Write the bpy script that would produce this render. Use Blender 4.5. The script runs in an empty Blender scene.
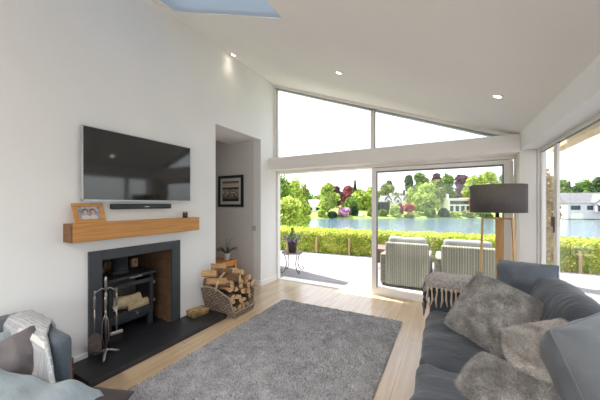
import bpy, math, random
from mathutils import Vector, Matrix, noise, Euler
PI = math.pi
SC = bpy.context.scene
COL = SC.collection
random.seed(7)
H = 1.45; F = 271.0; TH = math.radians(28.64)
ORG = {}

def at(px, t, py=None, z=None):
    u = (px - 300) / F
    x = t * (-math.sin(TH) + u * math.cos(TH)); y = t * (math.cos(TH) + u * math.sin(TH))
    if py is not None: z = H + t * (204 - py) / F
    return Vector((x, y, z if z is not None else 0))

# ------------------------------------------------------------------ materials
def mat(name, c=(.8, .8, .8), rough=.6, metal=0, c2=None, scale=8, detail=4, bump=0, bscale=None, stretch=(1, 1, 1),
        island=0, trans=0, spec=None, sheen=0, emit=None, estr=0, lo=.35, hi=.65, coat=0):
    m = bpy.data.materials.new(name); m.use_nodes = True
    nt = m.node_tree; n = nt.nodes; L = nt.links.new
    b = n['Principled BSDF']
    b.inputs['Base Color'].default_value = (*c, 1); b.inputs['Roughness'].default_value = rough; b.inputs['Metallic'].default_value = metal
    if spec is not None: b.inputs['Specular IOR Level'].default_value = spec
    if sheen: b.inputs['Sheen Weight'].default_value = sheen; b.inputs['Sheen Roughness'].default_value = .4
    if coat: b.inputs['Coat Weight'].default_value = coat
    if emit: b.inputs['Emission Color'].default_value = (*emit, 1); b.inputs['Emission Strength'].default_value = estr
    col = None
    if c2 or bump:
        tc = n.new('ShaderNodeTexCoord'); mp = n.new('ShaderNodeMapping'); mp.inputs['Scale'].default_value = stretch
        L(tc.outputs['Object'], mp.inputs[0])
    if c2:
        no = n.new('ShaderNodeTexNoise'); no.inputs['Scale'].default_value = scale; no.inputs['Detail'].default_value = detail
        L(mp.outputs[0], no.inputs['Vector'])
        r = n.new('ShaderNodeValToRGB'); r.color_ramp.elements[0].position = lo; r.color_ramp.elements[1].position = hi
        r.color_ramp.elements[0].color = (*c, 1); r.color_ramp.elements[1].color = (*c2, 1)
        L(no.outputs['Fac'], r.inputs[0]); col = r.outputs[0]
    if bump:
        nb = n.new('ShaderNodeTexNoise'); nb.inputs['Scale'].default_value = bscale or scale; nb.inputs['Detail'].default_value = detail
        L(mp.outputs[0], nb.inputs['Vector'])
        bp = n.new('ShaderNodeBump'); bp.inputs['Strength'].default_value = bump; bp.inputs['Distance'].default_value = .01
        L(nb.outputs['Fac'], bp.inputs['Height']); L(bp.outputs[0], b.inputs['Normal'])
    if island:
        g = n.new('ShaderNodeNewGeometry'); hs = n.new('ShaderNodeHueSaturation')
        mr = n.new('ShaderNodeMapRange'); mr.inputs['To Min'].default_value = 1 - island; mr.inputs['To Max'].default_value = 1 + island
        L(g.outputs['Random Per Island'], mr.inputs[0]); L(mr.outputs[0], hs.inputs['Value'])
        if col: L(col, hs.inputs['Color'])
        else: hs.inputs['Color'].default_value = (*c, 1)
        col = hs.outputs[0]
    if col: L(col, b.inputs['Base Color'])
    if trans:
        tr = n.new('ShaderNodeBsdfTranslucent'); mx = n.new('ShaderNodeMixShader'); mx.inputs[0].default_value = trans
        if col: L(col, tr.inputs[0])
        else: tr.inputs[0].default_value = (*c, 1)
        L(b.outputs[0], mx.inputs[1]); L(tr.outputs[0], mx.inputs[2]); L(mx.outputs[0], n['Material Output'].inputs[0])
    return m

def brickmat(name, c1, c2, mortar, bw, rh, ms, rough, order='xyz', bump=.3, grain=0, offset=.5, spec=.5, gscale=(1, 1, 1), gc=None, freq=2):
    """brick / board pattern; order says which object axes feed brick x (length) and y (row)"""
    m = bpy.data.materials.new(name); m.use_nodes = True
    nt = m.node_tree; n = nt.nodes; L = nt.links.new; b = n['Principled BSDF']
    b.inputs['Roughness'].default_value = rough; b.inputs['Specular IOR Level'].default_value = spec
    tc = n.new('ShaderNodeTexCoord'); sp = n.new('ShaderNodeSeparateXYZ'); cb = n.new('ShaderNodeCombineXYZ')
    L(tc.outputs['Object'], sp.inputs[0])
    for k, a in enumerate(order): L(sp.outputs['xyz'.index(a)], cb.inputs[k])
    br = n.new('ShaderNodeTexBrick'); br.inputs['Scale'].default_value = 1
    br.inputs['Color1'].default_value = (*c1, 1); br.inputs['Color2'].default_value = (*c2, 1); br.inputs['Mortar'].default_value = (*mortar, 1)
    br.inputs['Brick Width'].default_value = bw; br.inputs['Row Height'].default_value = rh; br.inputs['Mortar Size'].default_value = ms
    br.inputs['Mortar Smooth'].default_value = .3; br.offset = offset; br.offset_frequency = freq
    L(cb.outputs[0], br.inputs['Vector'])
    col = br.outputs['Color']
    if grain:
        mp = n.new('ShaderNodeMapping'); mp.inputs['Scale'].default_value = gscale; L(tc.outputs['Object'], mp.inputs[0])
        no = n.new('ShaderNodeTexNoise'); no.inputs['Scale'].default_value = 1; no.inputs['Detail'].default_value = 6; L(mp.outputs[0], no.inputs['Vector'])
        r = n.new('ShaderNodeValToRGB'); r.color_ramp.elements[0].position = .35; r.color_ramp.elements[1].position = .7
        r.color_ramp.elements[0].color = (*(gc or (.5, .4, .3)), 1); r.color_ramp.elements[1].color = (1, 1, 1, 1)
        L(no.outputs['Fac'], r.inputs[0])
        mx = n.new('ShaderNodeMix'); mx.data_type = 'RGBA'; mx.blend_type = 'MULTIPLY'; mx.inputs[0].default_value = grain
        L(col, mx.inputs[6]); L(r.outputs[0], mx.inputs[7]); col = mx.outputs[2]
    L(col, b.inputs['Base Color'])
    if bump:
        bp = n.new('ShaderNodeBump'); bp.inputs['Strength'].default_value = bump; bp.inputs['Distance'].default_value = .004; bp.invert = True
        L(br.outputs['Fac'], bp.inputs['Height']); L(bp.outputs[0], b.inputs['Normal'])
    return m

def glassmat(name, tint=(1, 1, 1), ior=1.45, refl=1.0):
    m = bpy.data.materials.new(name); m.use_nodes = True
    nt = m.node_tree; n = nt.nodes; L = nt.links.new; n.remove(n['Principled BSDF'])
    t = n.new('ShaderNodeBsdfTransparent'); t.inputs[0].default_value = (*tint, 1)
    g = n.new('ShaderNodeBsdfGlossy'); g.inputs['Roughness'].default_value = .0; g.inputs[0].default_value = (refl, refl, refl, 1)
    fr = n.new('ShaderNodeFresnel'); fr.inputs[0].default_value = ior
    geo = n.new('ShaderNodeNewGeometry')   # always the outward side of the pane
    mx = n.new('ShaderNodeMixShader')
    mth = n.new('ShaderNodeMath'); mth.operation = 'SUBTRACT'; mth.inputs[0].default_value = 1; L(geo.outputs['Backfacing'], mth.inputs[1])
    m2 = n.new('ShaderNodeMath'); m2.operation = 'MULTIPLY'; L(fr.outputs[0], m2.inputs[0]); L(mth.outputs[0], m2.inputs[1])
    L(m2.outputs[0], mx.inputs[0]); L(t.outputs[0], mx.inputs[1]); L(g.outputs[0], mx.inputs[2])
    L(mx.outputs[0], n['Material Output'].inputs[0])
    return m

WALL = mat('wall_paint', (.80, .80, .79), .85, spec=.2, c2=(.77, .775, .77), scale=1.5)
CEIL = mat('ceiling_paint', (.86, .85, .835), .9, spec=.2, c2=(.84, .83, .82), scale=1.2)
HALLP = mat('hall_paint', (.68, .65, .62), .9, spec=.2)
UPVC = mat('white_frame', (.85, .83, .80), .35)
UPVCG = mat('pale_frame', (.78, .75, .69), .4)
BEAMP = mat('beam_paint', (.86, .84, .80), .7, spec=.25)
GASK = mat('dark_gasket', (.10, .11, .12), .5)
ALU = mat('grey_aluminium', (.34, .36, .37), .35, metal=.3)
GLASS = glassmat('window_glass', (.985, .99, .99))
SLATE = mat('slate', (.014, .015, .019), .42, c2=(.022, .024, .029), scale=20, bump=.15, bscale=60)
SURR = mat('slate_grey_paint', (.046, .051, .060), .5, c2=(.04, .045, .053), scale=4)
OAK = mat('oak_beam', (.56, .27, .075), .5, c2=(.40, .175, .045), scale=5, stretch=(3, .5, 8), bump=.25, bscale=30, lo=.38, hi=.75)
OAKEND = mat('oak_end_grain', (.22, .10, .035), .6, c2=(.15, .065, .02), scale=40)
OAKT = mat('table_oak', (.62, .27, .06), .45, c2=(.48, .20, .04), scale=5, stretch=(1, 6, 6))
LAMPW = mat('lamp_oak', (.62, .36, .15), .45, c2=(.50, .27, .10), scale=6, stretch=(8, 8, 1))
FLOOR = brickmat('oak_planks', (.62, .49, .33), (.54, .41, .265), (.30, .20, .11), 1.9, .19, .0025, .30, 'yxz', .35, .65, .37, .75, (22, 1.6, 1), (.72, .60, .48))
FLOOR.node_tree.nodes['Principled BSDF'].inputs['Coat Weight'].default_value = .45; FLOOR.node_tree.nodes['Principled BSDF'].inputs['Coat Roughness'].default_value = .22
DECK = brickmat('grey_deck', (.37, .36, .37), (.31, .30, .31), (.12, .11, .12), 3.6, .14, .006, .75, 'xyz', .6, .5, .3, .3, (2, 40, 1), (.6, .58, .6))
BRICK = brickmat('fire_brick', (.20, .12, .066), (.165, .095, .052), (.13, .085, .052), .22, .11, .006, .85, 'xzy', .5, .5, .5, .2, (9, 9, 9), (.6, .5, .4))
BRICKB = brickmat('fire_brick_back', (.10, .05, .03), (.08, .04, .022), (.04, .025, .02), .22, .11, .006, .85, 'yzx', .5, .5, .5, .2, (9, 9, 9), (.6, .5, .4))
IRON = mat('cast_iron', (.017, .020, .025), .5, bump=.1, bscale=90, c2=(.023, .026, .031), scale=8)
IRONP = mat('stove_pipe', (.035, .038, .043), .45, c2=(.05, .053, .058), scale=10)
CHROME = mat('brushed_steel', (.62, .60, .58), .28, metal=1)
PEWTER = mat('pewter', (.34, .315, .295), .33, metal=.9)
COPPERY = mat('worn_shovel', (.20, .165, .15), .45, metal=.5, c2=(.14, .11, .10), scale=20)
BLACKP = mat('black_plastic', (.012, .012, .014), .35)
SCREEN = mat('tv_screen', (.010, .010, .011), .07, spec=.9)
SILVER = mat('silver_trim', (.55, .58, .60), .35, metal=.6)
LOGW = mat('split_wood', (.66, .42, .21), .8, c2=(.42, .23, .10), scale=9, stretch=(1, 6, 6), bump=.4, bscale=30, lo=.3, hi=.7)
LOGE = mat('log_end', (.72, .52, .30), .8, c2=(.44, .27, .13), scale=16)
BARK = mat('bark', (.24, .13, .065), .95, c2=(.13, .075, .042), scale=18, bump=.8, bscale=40)
BIRCH = mat('birch_bark', (.85, .72, .50), .8, c2=(.62, .48, .30), scale=14, bump=.4)
WICK = brickmat('wicker', (.58, .48, .38), (.36, .28, .20), (.06, .04, .03), .05, .022, .005, .75, 'yzx', 1.0, .6, .5, .2, (30, 30, 30), (.55, .5, .5))
WICKX = brickmat('wicker_side', (.58, .48, .38), (.36, .28, .20), (.06, .04, .03), .05, .022, .005, .75, 'xzy', 1.0, .6, .5, .2, (30, 30, 30), (.55, .5, .5))
WICKR = mat('wicker_rim', (.42, .36, .29), .7, c2=(.22, .17, .12), scale=60, bump=.6)
WICKB = brickmat('brown_wicker', (.42, .17, .06), (.26, .09, .03), (.05, .02, .01), .05, .022, .004, .7, 'yzx', 1.0, .5, .5, .2, (30, 30, 30), (.5, .4, .3))
VELV = mat('blue_grey_velvet', (.042, .049, .062), .75, c2=(.076, .087, .105), scale=3.2, sheen=.15, bump=1.0, bscale=11, stretch=(1, 2.2, 1), lo=.3, hi=.7)
VELVB = mat('slate_blue_velvet', (.085, .105, .132), .75, c2=(.115, .138, .168), scale=3, sheen=.15, bump=.9, bscale=9, lo=.3, hi=.7)
VELVG = mat('grey_velvet', (.115, .127, .140), .65, c2=(.155, .168, .18), scale=3, sheen=.2, bump=.8, bscale=8, lo=.3, hi=.7)
FURG = mat('grey_fur', (.25, .235, .22), .8, c2=(.52, .505, .49), scale=11, island=.4, sheen=.3)
FURB = mat('beige_fur', (.58, .55, .52), .8, c2=(.22, .17, .13), scale=7, island=.35, sheen=.3, lo=.50, hi=.72)
KNIT = mat('grey_knit', (.42, .385, .36), .9, c2=(.25, .23, .225), scale=45, bump=.6, bscale=90)
TASC = mat('cream_tassel', (.55, .45, .34), .9, island=.2)
TASN = mat('navy_tassel', (.075, .08, .11), .9, c2=(.20, .20, .22), scale=30)
BLUEK = mat('pale_blue_throw', (.19, .235, .265), .9, c2=(.27, .32, .35), scale=5, sheen=.2, bump=.9, bscale=9, stretch=(.6, 2.5, 1))
TAUPE = mat('taupe_velvet', (.105, .092, .096), .7, c2=(.15, .132, .136), scale=4, sheen=.2, bump=1.0, bscale=10)
PLUM = mat('brown_velvet', (.030, .021, .022), .8, c2=(.05, .036, .037), scale=5, sheen=.05)
CHAIRF = mat('sofa_blue_weave', (.075, .093, .118), .85, c2=(.10, .12, .146), scale=60, sheen=.1)
RUGM = mat('rug_pile', (.45, .45, .465), .95, c2=(.29, .29, .30), scale=7, detail=6, island=.45, lo=.3, hi=.7)
SHADE = mat('taupe_shade', (.088, .076, .072), .85, c2=(.10, .088, .082), scale=60, stretch=(1, 1, .2))
SHADEIN = mat('shade_lining', (.55, .5, .45), .8)
BLIND = mat('skylight_blind', (.60, .71, .82), .9, trans=.22)
LAMPON = mat('lamp_glow', (1, .95, .85), .5, emit=(1, .90, .74), estr=9)
WHITEP = mat('white_plastic', (.85, .84, .82), .35)
CERAM = mat('pale_ceramic', (.55, .53, .50), .3)
LEAFD = mat('orchid_leaf', (.035, .085, .035), .4)
SOIL = mat('soil', (.05, .035, .025), .95)
WIREB = mat('brown_iron', (.11, .075, .06), .5, metal=.5)
PURP = mat('purple_petals', (.22, .08, .38), .7, island=.5)
WHITEFL = mat('white_petals', (.75, .68, .75), .7, island=.2)
BRIGHTL = mat('fresh_leaf', (.20, .38, .05), .6, island=.4, trans=.3)
POTM = mat('dark_pot', (.06, .035, .045), .6)
RATT = brickmat('rattan_weave', (.44, .43, .34), (.34, .34, .27), (.20, .20, .16), 2.0, .036, .007, .7, 'zxy', .8, .4, .5, .2, (40, 40, 40), (.6, .6, .6))
RATTX = brickmat('rattan_weave_side', (.44, .42, .34), (.35, .33, .27), (.17, .16, .13), .024, .012, .002, .7, 'yzx', .8, .4, .5, .2, (40, 40, 40), (.6, .6, .6))
OUTC = mat('outdoor_cushion', (.30, .32, .33), .9, c2=(.36, .38, .39), scale=6)
SANDW = mat('pale_fascia_wood', (.68, .55, .32), .6, c2=(.56, .43, .24), scale=4, stretch=(6, 1, 6))
RENDERW = mat('white_render', (.78, .76, .72), .9)
SLATER = mat('slate_roof', (.17, .17, .19), .8, c2=(.25, .25, .26), scale=3)
PALER = mat('pale_roof', (.42, .42, .44), .8)
DARKW = mat('dark_cladding', (.035, .045, .06), .7)
WINDK = mat('dark_window', (.03, .04, .05), .15)
BRICKR = mat('red_brick', (.45, .15, .08), .9)
GRASS = mat('grass', (.20, .30, .055), .95, c2=(.30, .38, .08), scale=.35)
STONE = mat('stone', (.45, .42, .38), .9)
HILLM = mat('distant_hill', (.34, .42, .40), 1)

# ------------------------------------------------------------------ mesh builder
class MB:
    def __init__(s): s.v = []; s.f = []; s.m = []; s.cur = 0
    def add(s, vs, fs):
        b = len(s.v); s.v += [Vector(v) for v in vs]; s.f += [tuple(i + b for i in f) for f in fs]; s.m += [s.cur] * len(fs); return s
    def box(s, x0, y0, z0, x1, y1, z1):
        return s.add([(x0, y0, z0), (x1, y0, z0), (x1, y1, z0), (x0, y1, z0), (x0, y0, z1), (x1, y0, z1), (x1, y1, z1), (x0, y1, z1)],
                     [(0, 3, 2, 1), (4, 5, 6, 7), (0, 1, 5, 4), (1, 2, 6, 5), (2, 3, 7, 6), (3, 0, 4, 7)])
    def beam(s, p0, p1, w, h, up=(0, 0, 1)):
        p0 = Vector(p0); p1 = Vector(p1); d = (p1 - p0).normalized(); r = d.cross(Vector(up))
        if r.length < 1e-4: r = d.cross(Vector((0, 1, 0)))
        r.normalize(); u = r.cross(d); a = r * w / 2; c = u * h / 2
        q = [p0 - a - c, p0 + a - c, p0 + a + c, p0 - a + c, p1 - a - c, p1 + a - c, p1 + a + c, p1 - a + c]
        return s.add(q, [(0, 1, 2, 3), (7, 6, 5, 4), (0, 4, 5, 1), (1, 5, 6, 2), (2, 6, 7, 3), (3, 7, 4, 0)])
    def tube(s, pts, r, n=8, close=False, caps=True):
        pts = [Vector(p) for p in pts]; N = len(pts); rr = r if isinstance(r, (list, tuple)) else [r] * N
        rings = []; nrm = None
        for i, p in enumerate(pts):
            if close: d = pts[(i + 1) % N] - pts[i - 1]
            else: d = pts[min(i + 1, N - 1)] - pts[max(i - 1, 0)]
            if d.length < 1e-9: d = Vector((0, 0, 1))
            d.normalize()
            if nrm is None:
                nrm = d.orthogonal().normalized()
            nrm = nrm - d * nrm.dot(d)
            if nrm.length < 1e-6: nrm = d.orthogonal()
            nrm.normalize(); bi = d.cross(nrm)
            rings.append([p + (nrm * math.cos(2 * PI * k / n) + bi * math.sin(2 * PI * k / n)) * rr[i] for k in range(n)])
        vs = [v for R in rings for v in R]; fs = []
        for i in range(N if close else N - 1):
            a = i * n; b = ((i + 1) % N) * n
            for k in range(n): fs.append((a + k, a + (k + 1) % n, b + (k + 1) % n, b + k))
        if caps and not close: fs.append(tuple(range(n - 1, -1, -1))); fs.append(tuple((N - 1) * n + k for k in range(n)))
        return s.add(vs, fs)
    def lathe(s, prof, c, n=24, axis='z'):
        c = Vector(c); vs = []; fs = []
        for (r, h) in prof:
            for k in range(n):
                a = 2 * PI * k / n; vs.append(c + Vector((r * math.cos(a), r * math.sin(a), h)))
        for i in range(len(prof) - 1):
            for k in range(n): fs.append((i * n + k, i * n + (k + 1) % n, (i + 1) * n + (k + 1) % n, (i + 1) * n + k))
        if prof[0][0] > 1e-4: fs.append(tuple(range(n - 1, -1, -1)))
        if prof[-1][0] > 1e-4: fs.append(tuple((len(prof) - 1) * n + k for k in range(n)))
        return s.add(vs, fs)
    def prism(s, poly, vec):
        n = len(poly); vec = Vector(vec); P = [Vector(p) for p in poly]
        return s.add(P + [p + vec for p in P], [tuple(range(n - 1, -1, -1)), tuple(range(n, 2 * n))] + [(k, (k + 1) % n, n + (k + 1) % n, n + k) for k in range(n)])
    def soft(s, x0, y0, z0, x1, y1, z1, r=.05, puff=0, nz=0, ns=4, n=14, seed=0, pside=0):
        """rounded, slightly bulging upholstered box"""
        cx, cy, cz = (x0 + x1) / 2, (y0 + y1) / 2, (z0 + z1) / 2; hx, hy, hz = (x1 - x0) / 2, (y1 - y0) / 2, (z1 - z0) / 2
        r = min(r, hx, hy, hz) * .999; idx = {}; vs = []; fs = []
        def steps(h):   # parametric positions dense near the rounded edges
            t = [-h + r * (1 - math.cos(PI / 2 * k / 4)) for k in range(4)]
            m = max(2, n); inner = [-(h - r) + 2 * (h - r) * k / m for k in range(m + 1)]
            return t + inner + [-q for q in reversed(t)]
        S = [steps(hx), steps(hy), steps(hz)]
        def vert(i, j, k):
            if (i, j, k) in idx: return idx[i, j, k]
            p = Vector((S[0][i], S[1][j], S[2][k])); q = Vector((max(-hx + r, min(hx - r, p.x)), max(-hy + r, min(hy - r, p.y)), max(-hz + r, min(hz - r, p.z))))
            d = p - q
            if d.length > 1e-9: d.normalize(); p = q + d * r
            nr = d if d.length > 1e-9 else Vector((0, 0, 0))
            a, b_, c_ = p.x / hx, p.y / hy, p.z / hz
            if c_ > 0: p.z += puff * (1 - a * a) * (1 - b_ * b_)
            if pside:
                p.x += pside * a * (1 - b_ * b_) * (1 - c_ * c_); p.y += pside * b_ * (1 - a * a) * (1 - c_ * c_)
            w = p + Vector((cx, cy, cz))
            if nz: w = w + noise.noise_vector(w * ns + Vector((seed, 3.1, seed * 2))) * nz
            idx[i, j, k] = len(vs); vs.append(w); return idx[i, j, k]
        A, B, C_ = len(S[0]) - 1, len(S[1]) - 1, len(S[2]) - 1
        for i in range(A):
            for j in range(B):
                fs.append((vert(i, j, 0), vert(i, j + 1, 0), vert(i + 1, j + 1, 0), vert(i + 1, j, 0)))
                fs.append((vert(i, j, C_), vert(i + 1, j, C_), vert(i + 1, j + 1, C_), vert(i, j + 1, C_)))
        for i in range(A):
            for k in range(C_):
                fs.append((vert(i, 0, k), vert(i + 1, 0, k), vert(i + 1, 0, k + 1), vert(i, 0, k + 1)))
                fs.append((vert(i, B, k), vert(i, B, k + 1), vert(i + 1, B, k + 1), vert(i + 1, B, k)))
        for j in range(B):
            for k in range(C_):
                fs.append((vert(0, j, k), vert(0, j, k + 1), vert(0, j + 1, k + 1), vert(0, j + 1, k)))
                fs.append((vert(A, j, k), vert(A, j + 1, k), vert(A, j + 1, k + 1), vert(A, j, k + 1)))
        return s.add(vs, fs)
    def xf(s, M): s.v = [M @ v for v in s.v]; return s
    def build(s, name, m, parent=None, smooth=False, bevel=0, tag=None, kind=None, label=None, origin=None):
        me = bpy.data.meshes.new(name); o = bpy.data.objects.new(name, me)
        if parent is not None:
            org = ORG[parent.name]; o.parent = parent; ORG[o.name] = org
        else:
            if origin is None:
                xs = [v.x for v in s.v]; ys = [v.y for v in s.v]; zs = [v.z for v in s.v]
                origin = Vector(((min(xs) + max(xs)) / 2, (min(ys) + max(ys)) / 2, min(zs)))
            if kind == 'structure' or origin == 0: origin = Vector((0, 0, 0))
            org = Vector(origin); o.location = org; ORG[o.name] = org
        me.from_pydata([v - org for v in s.v], [], s.f); me.update()
        ms = m if isinstance(m, (list, tuple)) else [m]
        for q in ms: me.materials.append(q)
        if len(ms) > 1:
            for p, k in zip(me.polygons, s.m): p.material_index = k
        if smooth:
            for p in me.polygons: p.use_smooth = True
        COL.objects.link(o)
        if bevel:
            b = o.modifiers.new('bevel', 'BEVEL'); b.width = bevel; b.segments = 2; b.limit_method = 'ANGLE'
        if kind: o['kind'] = kind
        if label: o['label'] = label
        if tag: settag(o, *tag)
        return o

def settag(o, label, cat, group=None):
    o['label'] = label; o['category'] = cat
    if group: o['group'] = group
def thing(name, loc, label, cat, group=None):
    o = bpy.data.objects.new(name, None); COL.objects.link(o); o.location = loc; o.empty_display_size = .1
    ORG[o.name] = Vector(loc); settag(o, label, cat, group); return o
def copy_tree(o, parent=None):
    c = o.copy(); COL.objects.link(c)
    if parent: c.parent = parent
    for ch in list(o.children): copy_tree(ch, c)
    return c
def S(name, mb, m, parent=None, **k): return mb.build(name, m, parent, kind='structure' if parent is None else None, **k)
def roofz(x): return 3.705 - .384 * (x + 2.9)

# ------------------------------------------------------------------ room shell
XL, XR, YB = -2.9, .95, -4.2
S('floor', MB().box(-5.2, YB, -.12, 1.02, 4.45, 0), FLOOR)
def wallz(x): return roofz(x) + .02
# left wall with fireplace and hall openings
T = XL - .16
for nm, q in (('wall_left', (YB, 0, 1.35)), ('wall_chimney', (1.35, .92, 2.10)), ('wall_left_middle', (2.10, 0, 2.805)), ('wall_over_opening', (2.805, 2.59, 3.865)), ('wall_left_end', (3.865, 0, 4.42))):
    S(nm, MB().box(T, q[0], q[1], XL, q[2], 3.9), WALL)
# hall behind the opening
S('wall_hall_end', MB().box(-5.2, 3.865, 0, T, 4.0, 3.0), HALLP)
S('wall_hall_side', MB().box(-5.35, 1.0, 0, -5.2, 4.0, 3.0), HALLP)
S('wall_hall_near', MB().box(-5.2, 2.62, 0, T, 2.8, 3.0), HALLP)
S('ceiling_hall_soffit', MB().box(-3.66, 2.805, 2.59, T, 3.865, 2.72), CEIL)
S('ceiling_hall', MB().box(-5.35, 2.6, 2.95, T, 4.0, 3.05), CEIL)
# roof plane, with the skylight hole
def slab(mb, x0, x1, y0, y1, th=.22):
    mb.prism([(x0, y0, roofz(x0)), (x1, y0, roofz(x1)), (x1, y0, roofz(x1) + th), (x0, y0, roofz(x0) + th)], (0, y1 - y0, 0))
SX0, SX1, SY0, SY1 = -2.73, -1.28, .85, 2.03
c = MB(); slab(c, XL - .16, SX0, YB, 4.50); slab(c, SX1, 1.06, YB, 4.50); slab(c, SX0, SX1, YB, SY0); slab(c, SX0, SX1, SY1, 4.50)
S('ceiling', c, CEIL)
sk = MB()
for (a, b_, c0, d) in ((SX0 - .06, SX0, SY0, SY1), (SX1, SX1 + .06, SY0, SY1), (SX0, SX1, SY0 - .06, SY0), (SX0, SX1, SY1, SY1 + .06)):
    sk.prism([(a, c0, roofz(a) + .15), (b_, c0, roofz(b_) + .15), (b_, c0, roofz(b_) + .34), (a, c0, roofz(a) + .34)], (0, d - c0, 0))
sf = S('window_1', sk, UPVC)
bl = MB(); bl.prism([(SX0, SY0, roofz(SX0) + .012), (SX1, SY0, roofz(SX1) + .012), (SX1, SY0, roofz(SX1) + .018), (SX0, SY0, roofz(SX0) + .018)], (0, SY1 - SY0, 0))
bl.build('blind', BLIND, sf)
gl = MB(); gl.prism([(SX0, SY0, roofz(SX0) + .27), (SX1, SY0, roofz(SX1) + .27), (SX1, SY0, roofz(SX1) + .285), (SX0, SY0, roofz(SX0) + .285)], (0, SY1 - SY0, 0))
gl.build('pane', GLASS, sf)
# bulkhead above the right hand glazing
S('wall_right_bulkhead', MB().box(.758, YB, 2.095, 1.02, 4.38, 2.36), WALL)
# beam across the garden wall and everything around the doors
S('trim_1', MB().box(-2.9, 4.116, 2.075, .758, 4.40, 2.295), BEAMP, bevel=.004)
# wall piece behind the camera
wb = MB(); wb.box(T, YB - .15, 0, -2.3, YB, 3.9); wb.box(-2.3, YB - .15, 2.3, 1.02, YB, 3.9); wb.box(-2.3, YB - .15, 0, 1.02, YB, .25)
S('wall_back', wb, WALL)
# corner post
S('wall_corner_post', MB().box(.757, 4.13, 0, .915, 4.46, 2.095), UPVCG)
S('wall_corner_frame', MB().box(.922, 4.13, 0, 1.0, 4.46, 2.095), UPVC)
S('trim_4', MB().box(.915, 4.15, 0, .922, 4.46, 2.095), GASK)
# ---- clerestory
cw = MB()
zb = 2.295
def rk(x, d=0): return roofz(x) - d
Y0, Y1 = 4.27, 4.35
cw.box(-2.9, Y0, zb, -2.845, Y1, rk(-2.9, 0.0)); cw.box(-1.07, Y0, zb, -1.012, Y1, rk(-1.0))
cw.box(-2.845, Y0, zb, .70, Y1, zb + .02)
clr = S('window_2', cw, UPVCG)
tp = MB(); tp.prism([(-2.9, Y0 - .02, rk(-2.9, .045)), (.80, Y0 - .02, rk(.80, .045)), (.80, Y0 - .02, rk(.80)), (-2.9, Y0 - .02, rk(-2.9))], (0, .1, 0))
tp.build('head_trim', UPVCG, clr)
tp = MB(); tp.prism([(-2.86, Y0, rk(-2.86, .075)), (.76, Y0, rk(.76, .075)), (.76, Y0, rk(.76, .045)), (-2.86, Y0, rk(-2.86, .045))], (0, .07, 0))
tp.build('glazing_bead', ALU, clr)
for (a, b_) in ((-2.845, -1.07), (-1.012, .68)):
    g = MB(); g.prism([(a, 4.305, zb + .02), (b_, 4.305, zb + .02), (b_, 4.305, max(zb + .03, rk(b_, .05))), (a, 4.305, rk(a, .05))], (0, .012, 0)); g.build('pane', GLASS, clr)
    e = MB(); e.box(a, 4.28, zb + .02, a + .012, 4.33, rk(a, .06)); e.build('glazing_edge', ALU, clr)
# ---- garden doors: opening on the left, two stacked leaves on the right
df = MB()
df.box(-2.9, 4.36, 0, -2.865, 4.45, 2.075); df.box(-2.865, 4.36, 2.035, .755, 4.56, 2.075); df.box(-2.865, 4.38, 0, .755, 4.58, .012)
S('door_frame_1', df, UPVC, bevel=.003)
def leaf(name, x0, x1, y, label=None):
    m_ = MB(); st = .075; th = .055; zt = 2.025; z0 = .014
    m_.box(x0, y, z0, x0 + st, y + th, zt); m_.box(x1 - st, y, z0, x1, y + th, zt)
    m_.box(x0 + st, y, z0, x1 - st, y + th, .115); m_.box(x0 + st, y, zt - .055, x1 - st, y + th, zt)
    r = S(name, m_, UPVC, bevel=.004)
    g = MB(); g.box(x0 + st, y + .02, .115, x1 - st, y + .034, zt - .055); g.build('pane', GLASS, r)
    k = MB()
    for (a, b_, c_, d) in ((x0 + st, x0 + st + .012, .115, zt - .055), (x1 - st - .012, x1 - st, .115, zt - .055)): k.box(a, y + .004, c_, b_, y + .05, d)
    k.box(x0 + st, y + .004, zt - .067, x1 - st, y + .05, zt - .055)
    k.build('gasket', GASK, r); return r
leaf('door_1', -1.08, .715, 4.385)
leaf('door_2', -1.10, .755, 4.465)
mv = MB()
for k in range(3): mv.box(-.66, 4.352, 2.034 + k * .012, -.28, 4.36, 2.040 + k * .012)
mv.build('trickle_vent', BEAMP, None, tag=('narrow pale slotted vent on the door head under the beam', 'vent'))
# ---- right hand glazing
rf = MB(); rf.box(.945, YB, 2.088, 1.01, 4.13, 2.11); rf.box(.945, YB, 0, 1.01, 4.13, .014)
S('door_frame_2', rf, UPVC)
def leafx(name, y0, y1, x):
    m_ = MB(); st = .05; th = .024; zt = 2.087; z0 = .014
    m_.box(x, y0, z0, x + th, y0 + st, zt); m_.box(x, y1 - st, z0, x + th, y1, zt)
    m_.box(x, y0 + st, z0, x + th, y1 - st, .10); m_.box(x, y0 + st, zt - .03, x + th, y1 - st, zt)
    r = S(name, m_, UPVC, bevel=.004)
    MB().box(x + .008, y0 + st, .10, x + .016, y1 - st, zt - .03).build('pane', GLASS, r)
    k = MB(); k.box(x - .002, y0, zt - .034, x + .022, y1, zt - .030)
    k.build('gasket', GASK, r); return r
d3 = leafx('door_3', 3.64, 4.155, .95)
hd = MB(); hd.beam((.945, 3.66, 1.16), (.945, 3.66, 1.32), .022, .012, up=(1, 0, 0)); hd.beam((.93, 3.655, 1.22), (.93, 3.655, 1.32), .014, .014, up=(1, 0, 0)); hd.build('door_handle', GASK, d3)
leafx('door_4', .85, 3.64, .95)
leafx('door_5', -2.0, .85, .95); leafx('door_6', YB, -1.9, 1.0)
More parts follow.
